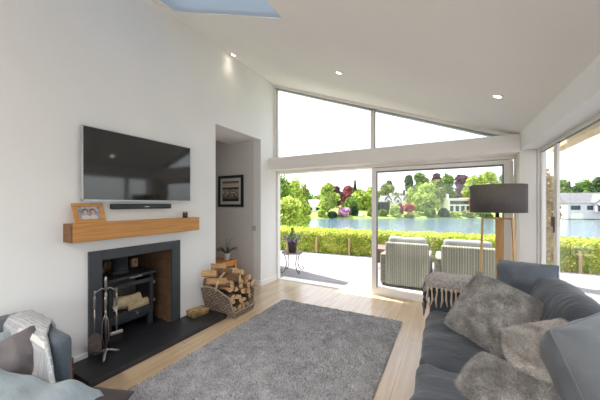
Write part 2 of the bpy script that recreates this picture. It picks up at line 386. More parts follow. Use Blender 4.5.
# ---- baseboards
def bb(name, m_): S(name, m_, UPVC, bevel=.003)
b1 = MB(); b1.box(XL, YB, 0, XL + .016, 1.06, .095); b1.box(XL, 1.06, .051, XL + .016, 1.245, .095); b1.box(XL, 2.212, .051, XL + .016, 2.56, .095); b1.box(XL, 2.56, 0, XL + .016, 2.805, .095); b1.box(XL, 3.865, 0, XL + .016, 4.36, .095)
bb('baseboard_left', b1); bb('baseboard_hall', MB().box(-5.2, 3.849, 0, XL, 3.865, .10))
# ---- outside side wing of the house (throws the shade on the deck) and eave fascia
S('wall_wing', MB().box(-3.75, 4.42, -.1, -3.5, 5.40, 3.2), RENDERW)
fb = MB(); fb.box(1.28, -1.0, 2.20, 1.42, 5.15, 2.26)
S('trim_2', fb, SANDW)
S('trim_3', MB().prism([(1.02, -1, 2.30), (1.42, -1, 2.26), (1.42, -1, 2.33), (1.02, -1, 2.40)], (0, 5.5, 0)), UPVC)

# ------------------------------------------------------------------ downlights, and added fill lights behind the camera
def downlight(x, y, label, watt, warm=(1, .87, .70)):
    z = roofz(x); root = thing('ceiling_spotlight', (x, y, z), label, 'ceiling light', 'added fill spotlights behind the viewer' if y < 0 else None)
    nrm = Vector((-.384, 0, -1)).normalized(); q = Vector((0, 0, 1)).rotation_difference(nrm).to_matrix().to_4x4()
    M = Matrix.Translation((x, y, z)) @ q
    b_ = MB().lathe([(.030, .001), (.032, .006), (.048, .008), (.052, .002), (.052, -.004), (.03, -.004)], (0, 0, 0), 28).xf(M).build('bezel', WHITEP, root, smooth=True)
    MB().lathe([(.0001, .0035), (.030, .003), (.030, .001), (.0001, .001)], (0, 0, 0), 24).xf(M).build('lamp', LAMPON, root)
    ld = bpy.data.lights.new('spot_light', 'SPOT'); ld.energy = watt; ld.color = warm; ld.spot_size = math.radians(150 if y < 0 else 100); ld.spot_blend = .6; ld.shadow_soft_size = .06
    lo = bpy.data.objects.new('light_source', ld); lo.parent = root; lo.location = nrm * .03
    COL.objects.link(lo)
LW = 11
downlight(-2.80, 3.06, 'recessed ceiling spotlight close to the tall left wall', 1.6)
downlight(-1.158, 3.10, 'recessed ceiling spotlight in the middle of the sloping ceiling', LW)
downlight(.40, 3.05, 'recessed ceiling spotlight nearest the right-hand glazing', LW)
for (x, y) in ((-2.3, -1.3), (-.8, -1.0), (.3, -.9), (-2.3, -3), (-.8, -3), (.3, -3)):  # unseen lamps, added to brighten the room from behind the camera
    downlight(x, y, 'added fill spotlight in the unseen ceiling behind the viewer', 85, (1, .96, .92))

# ------------------------------------------------------------------ fireplace
S('wall_fireplace_side', MB().box(-3.66, 2.10, 0, T, 2.2, 1.0), BRICK)
S('wall_fireplace_near', MB().box(-3.66, 1.25, 0, T, 1.35, 1.0), BRICK)
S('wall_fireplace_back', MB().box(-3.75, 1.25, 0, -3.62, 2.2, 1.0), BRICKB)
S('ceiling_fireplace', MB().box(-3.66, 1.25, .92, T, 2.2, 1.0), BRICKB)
S('wall_fireplace_reveal', MB().box(T, 2.098, .05, XL - .001, 2.101, .92), BRICK)
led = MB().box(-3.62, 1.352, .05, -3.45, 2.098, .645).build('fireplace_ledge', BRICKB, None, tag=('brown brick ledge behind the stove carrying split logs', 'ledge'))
he = MB(); he.box(-2.9, 1.07, .0005, -2.465, 2.575, .05); he.box(-3.60, 1.352, .0005, -2.9, 2.098, .05)
he.build('hearth', SLATE, None, bevel=.003, tag=('low black slate hearth slab in front of the stove', 'hearth'))
fs = MB(); x0, x1 = -2.899, -2.872
fs.box(x0, 1.247, .051, x1, 1.355, 1.01); fs.box(x0, 2.095, .051, x1, 2.208, 1.01); fs.box(x0, 1.355, .915, x1, 2.095, 1.01)
fs.build('fireplace_surround', SURR, None, bevel=.002, tag=('dark grey flat frame around the stove opening', 'fireplace'))
# mantel
mt = MB(); mt.box(-2.899, 1.078, 1.122, -2.754, 2.395, 1.282)
mo = mt.build('mantel_shelf', OAK, None, bevel=.004, tag=('chunky golden oak beam shelf on the wall under the television', 'shelf'))
MB().box(-2.898, 1.066, 1.123, -2.756, 1.078, 1.281).build('end_grain', OAKEND, mo)
# stove
sv = thing('wood_stove', (-3.22, 1.73, .05), 'black cast-iron wood burning stove inside the fireplace', 'stove')
SXf, SXb, SYa, SYb = -3.05, -3.40, 1.46, 1.99
bd = MB(); bd.box(SXb, SYa + .01, .20, SXf - .01, SYa + .04, .64); bd.box(SXb, SYb - .04, .20, SXf - .01, SYb - .01, .64)
bd.box(SXb, SYa + .04, .20, SXb + .03, SYb - .04, .64); bd.box(SXb + .03, SYa + .04, .20, SXf - .01, SYb - .04, .265)
bd.build('body', IRON, sv, bevel=.004)
MB().box(SXb - .01, SYa - .01, .64, SXf + .03, SYb + .01, .672).build('top_plate', IRON, sv, bevel=.006)
dr = MB(); xf0, xf1 = SXf - .008, SXf + .016
dr.box(xf0, SYa + .03, .205, xf1, SYb - .02, .285); dr.box(xf0, SYa + .03, .555, xf1, SYb - .02, .60)
dr.box(xf0, SYa + .03, .285, xf1, SYa + .075, .555); dr.box(xf0, SYb - .065, .285, xf1, SYb - .02, .555)
do = dr.build('door', IRON, sv, bevel=.006)
MB().box(SXf, SYa + .075, .285, SXf + .004, SYb - .065, .555).build('door_glass', glassmat('stove_glass', (.93, .92, .90), refl=.6), do)
MB().box(SXb + .031, SYa + .041, .266, SXb + .034, SYb - .041, .6).build('lining', mat('stove_lining', (.14, .12, .10), .9), sv)
MB().tube([(SXf + .02, SYa + .065, .385), (SXf + .05, SYa + .06, .38), (SXf + .055, SYa + .085, .33), (SXf + .045, SYa + .105, .30)], .007).build('door_handle', CHROME, do, smooth=True)
kk = MB(); kk.tube([(SXf + .016, 1.77, .245), (SXf + .035, 1.77, .245)], .010); kk.build('air_control', CHROME, do)
k2 = MB(); k2.beam((SXf + .03, 1.69, .65), (SXf + .036, 1.80, .65), .012, .010); k2.tube([(SXf + .03, 1.81, .652), (SXf + .046, 1.81, .652)], .009)
k2.build('damper_lever', CHROME, sv)
for (a, b_) in ((SXf - .03, SYa + .04), (SXf - .03, SYb - .04), (SXb + .03, SYa + .04), (SXb + .03, SYb - .04)):
    MB().box(a - .025, b_ - .03, .051, a + .025, b_ + .03, .20).build('leg', IRON, sv, bevel=.008)
MB().prism([(SXf - .02, SYa + .05, .20), (SXf - .02, SYb - .05, .20), (SXf - .02, SYb - .10, .165), (SXf - .02, SYa + .10, .165)], (-.02, 0, 0)).build('apron', IRON, sv)
MB().lathe([(.092, .672), (.092, .682), (.078, .685), (.078, .72), (.082, .722), (.082, .735), (.078, .737), (.078, .918)], (-3.27, 1.72, 0), 28).build('flue_pipe', IRONP, sv, smooth=True)
for z in (.31, .52): MB().tube([(SXf + .008, SYb - .008, z), (SXf + .008, SYb - .008, z + .03)], .009).build('hinge', CHROME, sv)
# logs -------------------------------------------------------
def log_mesh(kind, L, r, seed):
    rnd = random.Random(seed); mb = MB(); n = 12
    if kind == 'round': pts = [(r * math.cos(2 * PI * k / n) * rnd.uniform(.93, 1.05), r * math.sin(2 * PI * k / n) * rnd.uniform(.93, 1.05)) for k in range(n)]; arc = n
    elif kind == 'half': pts = [(r * math.cos(PI * k / 7), r * math.sin(PI * k / 7) * .95) for k in range(8)]; arc = 7
    else:
        A = rnd.uniform(1.2, 1.7); pts = [(1.25 * r * math.cos(A * k / 4), 1.25 * r * math.sin(A * k / 4)) for k in range(5)] + [(rnd.uniform(-.15, .1) * r, rnd.uniform(-.15, .1) * r)]; arc = 4
    cx = sum(p[0] for p in pts) / len(pts); cy = sum(p[1] for p in pts) / len(pts); pts = [(p[0] - cx, p[1] - cy) for p in pts]; N = len(pts)
    segs = 5; vs = []
    for s_ in range(segs + 1):
        t = s_ / segs - .5; k = 1 + rnd.uniform(-.06, .06); ox, oy = rnd.uniform(-.004, .004), rnd.uniform(-.004, .004)
        for p in pts: vs.append((t * L, p[0] * k + ox + rnd.uniform(-.002, .002), p[1] * k + oy + rnd.uniform(-.002, .002)))
    side = []; cut = []
    for s_ in range(segs):
        for k in range(N):
            f = (s_ * N + k, s_ * N + (k + 1) % N, (s_ + 1) * N + (k + 1) % N, (s_ + 1) * N + k)
            (side if k < arc else cut).append(f)
    b = len(mb.v); mb.v += [Vector(v) for v in vs]
    for f in side: mb.f.append(f); mb.m.append(0)
    for f in cut: mb.f.append(f); mb.m.append(1)
    mb.f.append(tuple(range(N - 1, -1, -1))); mb.m.append(2); mb.f.append(tuple(segs * N + k for k in range(N))); mb.m.append(2)
    return mb
def log(kind, L, r, loc, ax, roll, seed, label, group, m0=None, name='firewood_log'):
    mb = log_mesh(kind, L, r, seed)
    d = Vector(ax).normalized(); q = Vector((1, 0, 0)).rotation_difference(d).to_matrix().to_4x4()
    o = mb.build(name, [m0 or BARK, LOGW, LOGE], None, origin=Vector((0, 0, 0)))
    o.matrix_world = Matrix.Translation(loc) @ q @ Matrix.Rotation(roll, 4, 'X')
    ORG[o.name] = Vector(loc); settag(o, label, 'log', group); return o
log('round', .34, .072, (-3.17, 1.70, .355), (.12, 1, .0), .3, 1, 'pale birch log lying behind the stove glass, larger of the two', None, BIRCH)
log('split', .22, .05, (-3.105, 1.83, .31), (.1, 1, .05), 2.2, 2, 'small split log with pale cut end in front inside the stove', None, BIRCH)
# split kindling and a block on the ledge behind
kd = [(-3.48, 1.665, .72, (.2, .25, 1)), (-3.48, 1.69, .705, (.2, -.45, 1)), (-3.50, 1.715, .72, (.1, .08, 1)), (-3.48, 1.74, .75, (.1, 1, .15)), (-3.48, 1.735, .69, (.1, 1, -.1))]
for i, (x, y, z, a) in enumerate(kd):
    log('half', .13 if i < 3 else .07, .02, (x, y, z), a, i, 30 + i, 'small orange-brown split stick standing behind the stove, left of the flue', 'sticks behind the stove', BIRCH)
bk = MB().box(-3.53, 1.975, .646, -3.47, 2.045, .76).build('wooden_block', LOGE, None, bevel=.003, tag=('upright pale wooden block with a dark round hole behind the stove', 'wooden block'))
MB().tube([(-3.471, 2.01, .72), (-3.466, 2.01, .72)], .010, 12).build('hole', BLACKP, bk)

# fire tools ------------------------------------------------
cx, cy = -2.76, 1.33
st = thing('fire_tool_stand', (cx, cy, .05), 'pewter companion stand with splayed feet on the slate hearth', 'fire tool stand')
pl = MB(); pl.tube([(cx, cy, .09), (cx, cy, .66)], .008, 10); pl.build('pole', PEWTER, st, smooth=True)
MB().lathe([(.001, .79), (.010, .775), (.013, .75), (.009, .72), (.012, .70), (.008, .66)], (cx, cy, 0), 14).build('finial', PEWTER, st, smooth=True)
for k in range(4):
    a = PI / 4 + k * PI / 2 + .3
    MB().tube([(cx + .0 * math.cos(a), cy, .66), (cx + .03 * math.cos(a), cy + .03 * math.sin(a), .68), (cx + .07 * math.cos(a), cy + .07 * math.sin(a), .65), (cx + .085 * math.cos(a), cy + .085 * math.sin(a), .665)], .006).build('hook', PEWTER, st, smooth=True)
for k in range(3):
    a = -.6 + k * 2 * PI / 3
    MB().tube([(cx, cy, .11), (cx + .03 * math.cos(a), cy + .03 * math.sin(a), .10), (cx + .09 * math.cos(a), cy + .09 * math.sin(a), .066), (cx + .115 * math.cos(a), cy + .115 * math.sin(a), .058)], [.012, .012, .011, .009]).build('foot', PEWTER, st, smooth=True)
def hook(k, r=.07):
    a = PI / 4 + k * PI / 2 + .3; return cx + r * math.cos(a), cy + r * math.sin(a)
def tool(name, label, k, tip, topz=.64):
    x, y = hook(k, .082); r = thing(name, (x, y, .12), label, name.replace('_', ' '))
    h = MB(); h.lathe([(.005, topz - .14), (.010, topz - .13), (.009, topz - .08), (.011, topz - .04), (.006, topz - .02)], (x, y, 0), 10)
    ring = [(x + .012 * math.cos(t * PI / 5), y, topz + .0 + .014 * math.sin(t * PI / 5)) for t in range(10)]; h.tube(ring, .0035, 6, close=True)
    h.build('grip', PEWTER, r, smooth=True)
    MB().tube([(x, y, topz - .14), (x, y, tip)], .0055, 8).build('shaft', PEWTER, r, smooth=True); return r, x, y
r, x, y = tool('fire_shovel', 'bronze coloured fire shovel hanging on the companion stand', 2, .26)
bl = MB(); sh = [(-.045, 0, .25), (-.02, 0, .285), (.02, 0, .285), (.045, 0, .25), (.047, 0, .15), (.04, 0, .118), (-.04, 0, .118), (-.047, 0, .15)]
bl.prism([(x + p[0] * .5 + .01, y + p[0] * .87 + .0, p[2]) for p in sh], (.004, -.003, 0)); bl.build('blade', COPPERY, r)
r, x, y = tool('hearth_brush', 'pewter hearth brush with a flat bar head on the stand', 0, .25)
MB().beam((x - .02, y - .045, .245), (x + .02, y + .045, .255), .022, .03).build('brush_head', CHROME, r, bevel=.004)
bm = MB(); 
for k in range(24): bm.beam((x - .019 + .0016 * k, y - .043 + .0037 * k, .232), (x - .019 + .0016 * k, y - .043 + .0037 * k, .165), .012, .003)
bm.build('bristles', BLACKP, r)
r, x, y = tool('fire_tongs', 'pewter fire tongs with two thin arms on the stand', 3, .45)
t_ = MB()
for s_ in (-1, 1): t_.tube([(x, y, .47), (x + s_ * .010, y + s_ * .018, .40), (x + s_ * .012, y + s_ * .022, .28), (x + s_ * .004, y + s_ * .008, .17)], .0045, 6)
t_.build('arms', PEWTER, r, smooth=True)
r, x, y = tool('fire_poker', 'thin pewter poker with a hooked tip on the stand', 1, .16)
MB().tube([(x, y, .17), (x + .012, y + .01, .15), (x + .02, y + .02, .165)], .005, 6).build('tip', PEWTER, r, smooth=True)

# tan box on hearth
bx = thing('matchbox', (-2.79, 2.40, .05), 'small tan and brown box lying on the hearth beside the basket', 'box')
Mx = Matrix.Translation((-2.79, 2.40, 0)) @ Matrix.Rotation(-.12, 4, 'Z')
MB().box(-.075, -.11, .051, .075, .11, .10).xf(Mx).build('box_body', mat('tan_card', (.34, .22, .085), .7, c2=(.16, .09, .04), scale=9), bx, bevel=.002)
MB().box(-.078, -.113, .085, .078, .113, .118).xf(Mx).build('lid', mat('box_lid', (.46, .33, .16), .7, c2=(.24, .13, .06), scale=14, lo=.45, hi=.6), bx, bevel=.002)

# ------------------------------------------------------------------ log basket
lb = thing('log_basket', (-2.62, 2.8, 0), 'open-fronted grey-brown wicker log basket standing past the hearth end', 'basket')
bx0, bx1, by0, by1 = -2.86, -2.36, 2.60, 2.98   # floor footprint
def side(y0, y1, s_):
    # side panel leaning outward, arched top
    top = [(-2.875, .33), (-2.80, .36), (-2.68, .375), (-2.58, .36), (-2.47, .30), (-2.385, .265)]
    out = .085 * s_
    P = [(bx0, y0, .003)] + [(x, y0 + out * (z / .36), z) for (x, z) in top] + [(bx1, y0, .003)]
    m_ = MB(); m_.prism(P, (0, .016 * -s_, 0)); return m_, P
for (y, s_) in ((by0, -1), (by1, 1)):
    m_, P = side(y, y, s_); o = m_.build('side_panel', WICKX, lb)
    rim = MB(); rim.tube([Vector(p) + Vector((0, -.008 * s_, 0)) for p in P[1:-1]], .011, 8); rim.tube([Vector(P[-2]) + Vector((0, -.008 * s_, 0)), Vector(P[-1]) + Vector((0, -.008 * s_, .008))], .010, 8)
    rim.build('rim', WICKR, o, smooth=True)
fp = MB().prism([(bx1, by0, .003), (bx1, by1, .003), (bx1 + .018, by1 + .012, .075), (bx1 + .018, by0 - .012, .075)], (-.014, 0, 0)); fo = fp.build('front_panel', WICK, lb)
MB().tube([(bx1 + .012, by0 - .012, .078), (bx1 + .012, by1 + .012, .078)], .010, 8).build('rim', WICKR, fo, smooth=True)
MB().prism([(bx0, by0, .003), (bx0, by1, .003), (bx0 - .012, by1 + .08, .33), (bx0 - .012, by0 - .08, .33)], (.012, 0, 0)).build('back_panel', WICK, lb)
MB().box(bx0 + .012, by0 + .005, .004, bx1 - .012, by1 - .005, .02).build('base', WICK, lb)
hp = []
for k in range(15):
    a = PI * k / 14; hp.append((-2.60, 2.79 - .27 * math.cos(a), .33 + .23 * math.sin(a)))
MB().tube(hp, .013, 8).build('handle', mat('pale_willow', (.60, .52, .42), .7, c2=(.42, .34, .26), scale=60), lb, smooth=True)
rnd = random.Random(5); idx = 0
rows = [(.08, 2.66, 4, .098), (.165, 2.65, 4, .10), (.25, 2.63, 4, .108), (.335, 2.62, 5, .095), (.41, 2.68, 4, .095)]
for ri, (z, y0, n, dy) in enumerate(rows):
    for k in range(n):
        kind = ('split', 'half', 'split', 'split', 'half')[(idx * 3 + ri) % 5]; xo = rnd.uniform(-.02, .02)
        L = rnd.uniform(.33, .38) if z < .4 else .28; r = rnd.uniform(.052, .062)
        o = log(kind, L, r, (-2.60 + xo, y0 + k * dy + (ri % 2) * .02, z + rnd.uniform(-.006, .01)), (1, rnd.uniform(-.09, .09), rnd.uniform(-.03, .05)), rnd.uniform(0, 6.28), 100 + idx,
                'split firewood log stacked end-on inside the wicker basket', 'logs stacked in the basket')
        idx += 1
tops = [((-2.64, 2.58, .465), (1, .35, .05), 'split', .26), ((-2.52, 2.70, .47), (1, .3, .02), 'half', .26), ((-2.62, 2.68, .545), (1, .5, -.05), 'split', .24), ((-2.54, 2.80, .505), (1, .25, .06), 'split', .24),
        ((-2.70, 2.66, .60), (1, .6, .0), 'half', .18), ((-2.76, 2.57, .53), (1, .4, .0), 'split', .20), ((-2.50, 2.90, .46), (1, .2, .08), 'split', .24),
        ((-2.78, 2.60, .42), (1, .5, 0), 'split', .18), ((-2.58, 2.60, .40), (1, .2, 0), 'split', .28)]
for i, (p, a, kd_, L) in enumerate(tops):
    log(kd_, L, .062, p, a, i * 1.1 + .4, 200 + i, 'split firewood log heaped crosswise on top of the wicker basket', 'logs heaped on the basket')

# ------------------------------------------------------------------ tv, soundbar, frame, candle
tv = thing('television', (-2.86, 1.756, 1.48), 'large black flat television with silver edge mounted on the left wall', 'television')
yA, yB, zA, zB = 1.182, 2.33, 1.48, 2.154
MB().box(-2.875, yA + .006, zA + .006, -2.842, yB - .006, zB - .006).build('casing', BLACKP, tv, bevel=.003)
MB().box(-2.842, yA + .008, zA + .012, -2.839, yB - .008, zB - .008).build('screen', SCREEN, tv)
ed = MB(); ed.box(-2.868, yA, zA, -2.838, yA + .006, zB); ed.box(-2.868, yB - .006, zA, -2.838, yB, zB); ed.box(-2.868, yA, zA, -2.838, yB, zA + .010); ed.box(-2.868, yA, zB - .006, -2.838, yB, zB)
ed.build('edge_trim', SILVER, tv)
MB().box(-2.898, 1.55, 1.65, -2.875, 1.95, 1.95).build('wall_bracket', BLACKP, tv)
MB().box(-2.848, 2.16, zA - .006, -2.840, 2.20, zA).build('logo_tab', SILVER, tv)
sb = thing('soundbar', (-2.86, 1.745, 1.397), 'slim black soundbar mounted just below the television', 'soundbar')
MB().box(-2.898, 1.43, 1.398, -2.832, 2.058, 1.452).build('speaker_body', BLACKP, sb, bevel=.008)
MB().box(-2.832, 1.74, 1.418, -2.8305, 1.79, 1.426).build('logo', SILVER, sb)
pf = thing('photo_frame', (-2.84, 1.23, 1.283), 'small oak photo frame showing two people, leaning on the mantel', 'photo frame')
Mf = Matrix.Translation((-2.80, 1.235, 1.2835)) @ Matrix.Rotation(math.radians(6), 4, 'Z') @ Matrix.Rotation(math.radians(-17), 4, 'Y')
a = .127; fm = MB(); fm.box(-.016, -a, 0, 0, a, .034); fm.box(-.016, -a, .152, 0, a, .184); fm.box(-.016, -a, .034, 0, -a + .038, .152); fm.box(-.016, a - .038, .034, 0, a, .152)
fm.xf(Mf).build('frame', OAK, pf, bevel=.003)
def photomat():
    m = mat('photo_print', (.16, .17, .21), .3, c2=(.45, .42, .43), scale=26); return m
ph = MB().box(-.012, -a + .036, .032, -.006, a - .036, .154).xf(Mf).build('photo', photomat(), pf)
SK = mat('photo_skin', (.52, .33, .27), .5); HR = mat('photo_hair', (.10, .065, .05), .5); CL = mat('photo_clothes', (.55, .52, .56), .5)
for (yy, hc) in ((-.032, HR), (.030, HR)):
    fm = MB()
    def disc(cy_, cz_, ry, rz, d): return MB().add([(d, cy_ + ry * math.cos(k * PI / 8), cz_ + rz * math.sin(k * PI / 8)) for k in range(16)] + [(d + .0008, cy_ + ry * math.cos(k * PI / 8), cz_ + rz * math.sin(k * PI / 8)) for k in range(16)], [tuple(range(16, 32))] + [(k, (k + 1) % 16, 16 + (k + 1) % 16, 16 + k) for k in range(16)])
    disc(yy, .052, .034, .022, -.0058).xf(Mf).build('printed_shoulders', CL, ph)
    disc(yy, .104, .024, .028, -.0054).xf(Mf).build('printed_hair', hc, ph)
    disc(yy, .096, .018, .023, -.0048).xf(Mf).build('printed_face', SK, ph)
cj = thing('candle_jar', (-2.82, 2.235, 1.282), 'small dark glass candle jar with pale rim on the mantel right end', 'candle')
MB().lathe([(.026, 1.2825), (.029, 1.286), (.029, 1.345), (.027, 1.348)], (-2.82, 2.235, 0), 20).build('jar', mat('dark_glass', (.03, .02, .02), .15), cj, smooth=True)
MB().lathe([(.029, 1.345), (.029, 1.362), (.025, 1.362), (.025, 1.347)], (-2.82, 2.235, 0), 20).build('rim', mat('wax', (.45, .40, .28), .4), cj, smooth=True)

# ------------------------------------------------------------------ hall objects
PIC = bpy.data.materials.new('seascape_print'); PIC.use_nodes = True
def picmat(m):
    nt = m.node_tree; n = nt.nodes; L = nt.links.new; b = n['Principled BSDF']; b.inputs['Roughness'].default_value = .35
    tc = n.new('ShaderNodeTexCoord'); sp = n.new('ShaderNodeSeparateXYZ'); L(tc.outputs['Generated'], sp.inputs[0])
    r = n.new('ShaderNodeValToRGB'); e = r.color_ramp.elements; e[0].position = 0; e[0].color = (.01, .01, .012, 1); e[1].position = 1; e[1].color = (.16, .14, .12, 1)
    for p, c_ in ((.10, (.02, .02, .02)), (.2, (.30, .27, .2)), (.45, (.62, .56, .44)), (.58, (.5, .45, .36)), (.62, (.02, .02, .022)), (.68, (.04, .038, .036)), (.71, (.62, .56, .42)), (.86, (.58, .50, .38)), (.93, (.10, .09, .08))):
        q = r.color_ramp.elements.new(p); q.color = (*c_, 1)
    no = n.new('ShaderNodeTexNoise'); no.inputs['Scale'].default_value = 9; no.inputs['Detail'].default_value = 5
    mp = n.new('ShaderNodeMapping'); mp.inputs['Scale'].default_value = (1, 1, 2.2); L(tc.outputs['Generated'], mp.inputs[0]); L(mp.outputs[0], no.inputs['Vector'])
    L(sp.outputs[2], r.inputs[0])
    r2 = n.new('ShaderNodeValToRGB'); r2.color_ramp.elements[0].position = .44; r2.color_ramp.elements[0].color = (.04, .04, .045, 1); r2.color_ramp.elements[1].position = .54; r2.color_ramp.elements[1].color = (1, 1, 1, 1); L(no.outputs[0], r2.inputs[0])
    lt = n.new('ShaderNodeMath'); lt.operation = 'LESS_THAN'; lt.inputs[1].default_value = .6; L(sp.outputs[2], lt.inputs[0])
    mx = n.new('ShaderNodeMix'); mx.data_type = 'RGBA'; mx.blend_type = 'MULTIPLY'; L(lt.outputs[0], mx.inputs[0]); L(r.outputs[0], mx.inputs[6]); L(r2.outputs[0], mx.inputs[7]); L(mx.outputs[2], b.inputs['Base Color'])
picmat(PIC)
pc = thing('framed_picture', (-3.60, 3.85, 1.38), 'black framed seascape picture hanging in the hall recess', 'picture')
a0, a1, z0, z1 = -3.90, -3.285, 1.395, 1.985; f_ = .05
fm = MB(); fm.box(a0, 3.835, z0, a1, 3.864, z0 + f_); fm.box(a0, 3.835, z1 - f_, a1, 3.864, z1); fm.box(a0, 3.835, z0 + f_, a0 + f_, 3.864, z1 - f_); fm.box(a1 - f_, 3.835, z0 + f_, a1, 3.864, z1 - f_)
fm.build('frame', BLACKP, pc, bevel=.003)
MB().box(a0 + f_, 3.850, z0 + f_, a1 - f_, 3.858, z1 - f_).build('mount', mat('picture_mount', (.62, .62, .58), .7), pc)
MB().box(a0 + .105, 3.846, z0 + .105, a1 - .105, 3.850, z1 - .105).build('print', PIC, pc)
ls = thing('light_switch', (-3.05, 3.86, 1.0), 'small steel light switch on the hall end wall', 'light switch')
MB().box(-3.09, 3.855, .975, -3.01, 3.864, 1.06).build('plate', mat('switch_steel', (.45, .44, .42), .4, metal=.3), ls, bevel=.002)
MB().box(-3.06, 3.850, 1.0, -3.04, 3.856, 1.035).build('rocker', SILVER, ls)
# side table
tb = thing('side_table', (-3.48, 3.41, 0), 'small orange oak side table standing in the hall recess', 'side table')
tx0, tx1, ty0, ty1 = -3.76, -3.21, 3.20, 3.60
MB().box(tx0, ty0, .455, tx1, ty1, .49).build('table_top', OAKT, tb, bevel=.003)
for (x, y) in ((tx0 + .025, ty0 + .025), (tx1 - .025, ty0 + .025), (tx0 + .025, ty1 - .025), (tx1 - .025, ty1 - .025)):
    MB().box(x - .024, y - .024, .001, x + .024, y + .024, .455).build('leg', OAKT, tb, bevel=.002)
rl = MB()
for (a, b_, c_, d) in ((tx0 + .05, ty0 + .01, tx1 - .05, ty0 + .035), (tx0 + .05, ty1 - .035, tx1 - .05, ty1 - .01), (tx0 + .01, ty0 + .05, tx0 + .035, ty1 - .05), (tx1 - .035, ty0 + .05, tx1 - .01, ty1 - .05)): rl.box(a, b_, .40, c_, d, .454)
rl.build('apron', OAKT, tb)
MB().box(tx0 + .03, ty0 + .03, .12, tx1 - .03, ty1 - .03, .14).build('lower_shelf', OAKT, tb)
# orchid
ox, oy, oz = -3.34, 3.48, .4905
orc = thing('potted_orchid', (ox, oy, oz), 'leafy orchid with bare stems in a pale pot on the side table', 'potted plant')
MB().lathe([(.045, oz), (.05, oz + .01), (.062, oz + .11), (.066, oz + .12), (.058, oz + .12), (.055, oz + .10), (.001, oz + .10)], (ox, oy, 0), 20).build('pot', CERAM, orc, smooth=True)
for k in range(7):
    a = k * 2 * PI / 7 + .3; Lf = .17 + .03 * (k % 2); vs = []; fs_ = []
    for i in range(7):
        t = i / 6; w_ = .028 * math.sin(PI * min(1, t * .85 + .1)); r_ = .02 + Lf * t; zz = oz + .10 + .11 * math.sin(t * 1.9) - .03 * t
        for s_ in (-1, 0, 1): vs.append((ox + r_ * math.cos(a) - s_ * w_ * math.sin(a), oy + r_ * math.sin(a) + s_ * w_ * math.cos(a), zz + abs(s_) * .008))
    for i in range(6):
        for s_ in range(2): fs_.append((i * 3 + s_, i * 3 + s_ + 1, i * 3 + s_ + 4, i * 3 + s_ + 3))
    o = MB().add(vs, fs_).build('leaf', LEAFD, orc, smooth=True); md = o.modifiers.new('s', 'SOLIDIFY'); md.offset = 0; md.thickness = .003
for (dx, dy, b_) in ((.02, .0, .09), (-.02, .02, -.07)):
    MB().tube([(ox + dx * .3, oy + dy * .3, oz + .1), (ox + dx, oy + dy, oz + .24), (ox + dx + b_ * .4, oy + dy + .03, oz + .34), (ox + dx + b_, oy + dy + .06, oz + .37)], .0035, 6).build('flower_stem', mat('stem', (.16, .14, .10), .6), orc, smooth=True)
lt_ = thing('decorative_box', (-3.56, 3.30, .4905), 'reddish brown patterned box standing behind the orchid on the table', 'box')
MB().box(-3.60, 3.25, .491, -3.50, 3.35, .66).build('box_body', mat('patterned_box', (.36, .16, .10), .7, c2=(.60, .42, .34), scale=30, lo=.45, hi=.55), lt_, bevel=.003)
MB().prism([(-3.61, 3.24, .66), (-3.49, 3.24, .66), (-3.55, 3.24, .715)], (0, .12, 0)).build('lid', mat('box_top', (.30, .15, .10), .7), lt_)

# ------------------------------------------------------------------ rug
def strands(mb, pts, L, w, rnd, flop=.6):
    for (p, nr) in pts:
        d = (nr + Vector((rnd.uniform(-flop, flop), rnd.uniform(-flop, flop), rnd.uniform(-flop, flop)))).normalized()
        s_ = d.cross(Vector((rnd.uniform(-1, 1), rnd.uniform(-1, 1), rnd.uniform(-1, 1)))).normalized() * w / 2
        l = L * rnd.uniform(.6, 1.2)
        b = len(mb.v); mb.v += [p - s_, p + s_, p + d * l]; mb.f.append((b, b + 1, b + 2)); mb.m.append(mb.cur)
rg = MB(); rx0, rx1, ry0, ry1 = -2.17, -.485, .75, 3.46; nx, ny = 110, 170; vs = []; fs_ = []
def rugz(x, y): return .017 + .006 * noise.noise(Vector((x * 22, y * 22, 0))) + .004 * noise.noise(Vector((x * 60, y * 60, 3)))
def rugp(x, y): return Vector((x, y + .045 * (x - rx0) / (rx1 - rx0), 0))
for j in range(ny + 1):
    for i in range(nx + 1):
        x = rx0 + (rx1 - rx0) * i / nx; y = ry0 + (ry1 - ry0) * j / ny; e = i in (0, nx) or j in (0, ny); p = rugp(x, y); vs.append((p.x, p.y, .0012 if e else rugz(x, y)))
for j in range(ny):
    for i in range(nx): fs_.append((j * (nx + 1) + i, j * (nx + 1) + i + 1, (j + 1) * (nx + 1) + i + 1, (j + 1) * (nx + 1) + i))
rg.add(vs, fs_); rnd = random.Random(3); pts = []
for k in range(110000):
    x = rnd.uniform(rx0 + .005, rx1 - .005); y = ry0 + .005 + (ry1 - ry0 - .01) * rnd.random(); p = rugp(x, y); pts.append((Vector((p.x, p.y, rugz(x, y) - .003)), Vector((0, 0, 1))))
strands(rg, pts, .017, .007, rnd, .9)
rg.build('rug', RUGM, None, tag=('large rectangular grey shag rug on the oak floor', 'rug'))

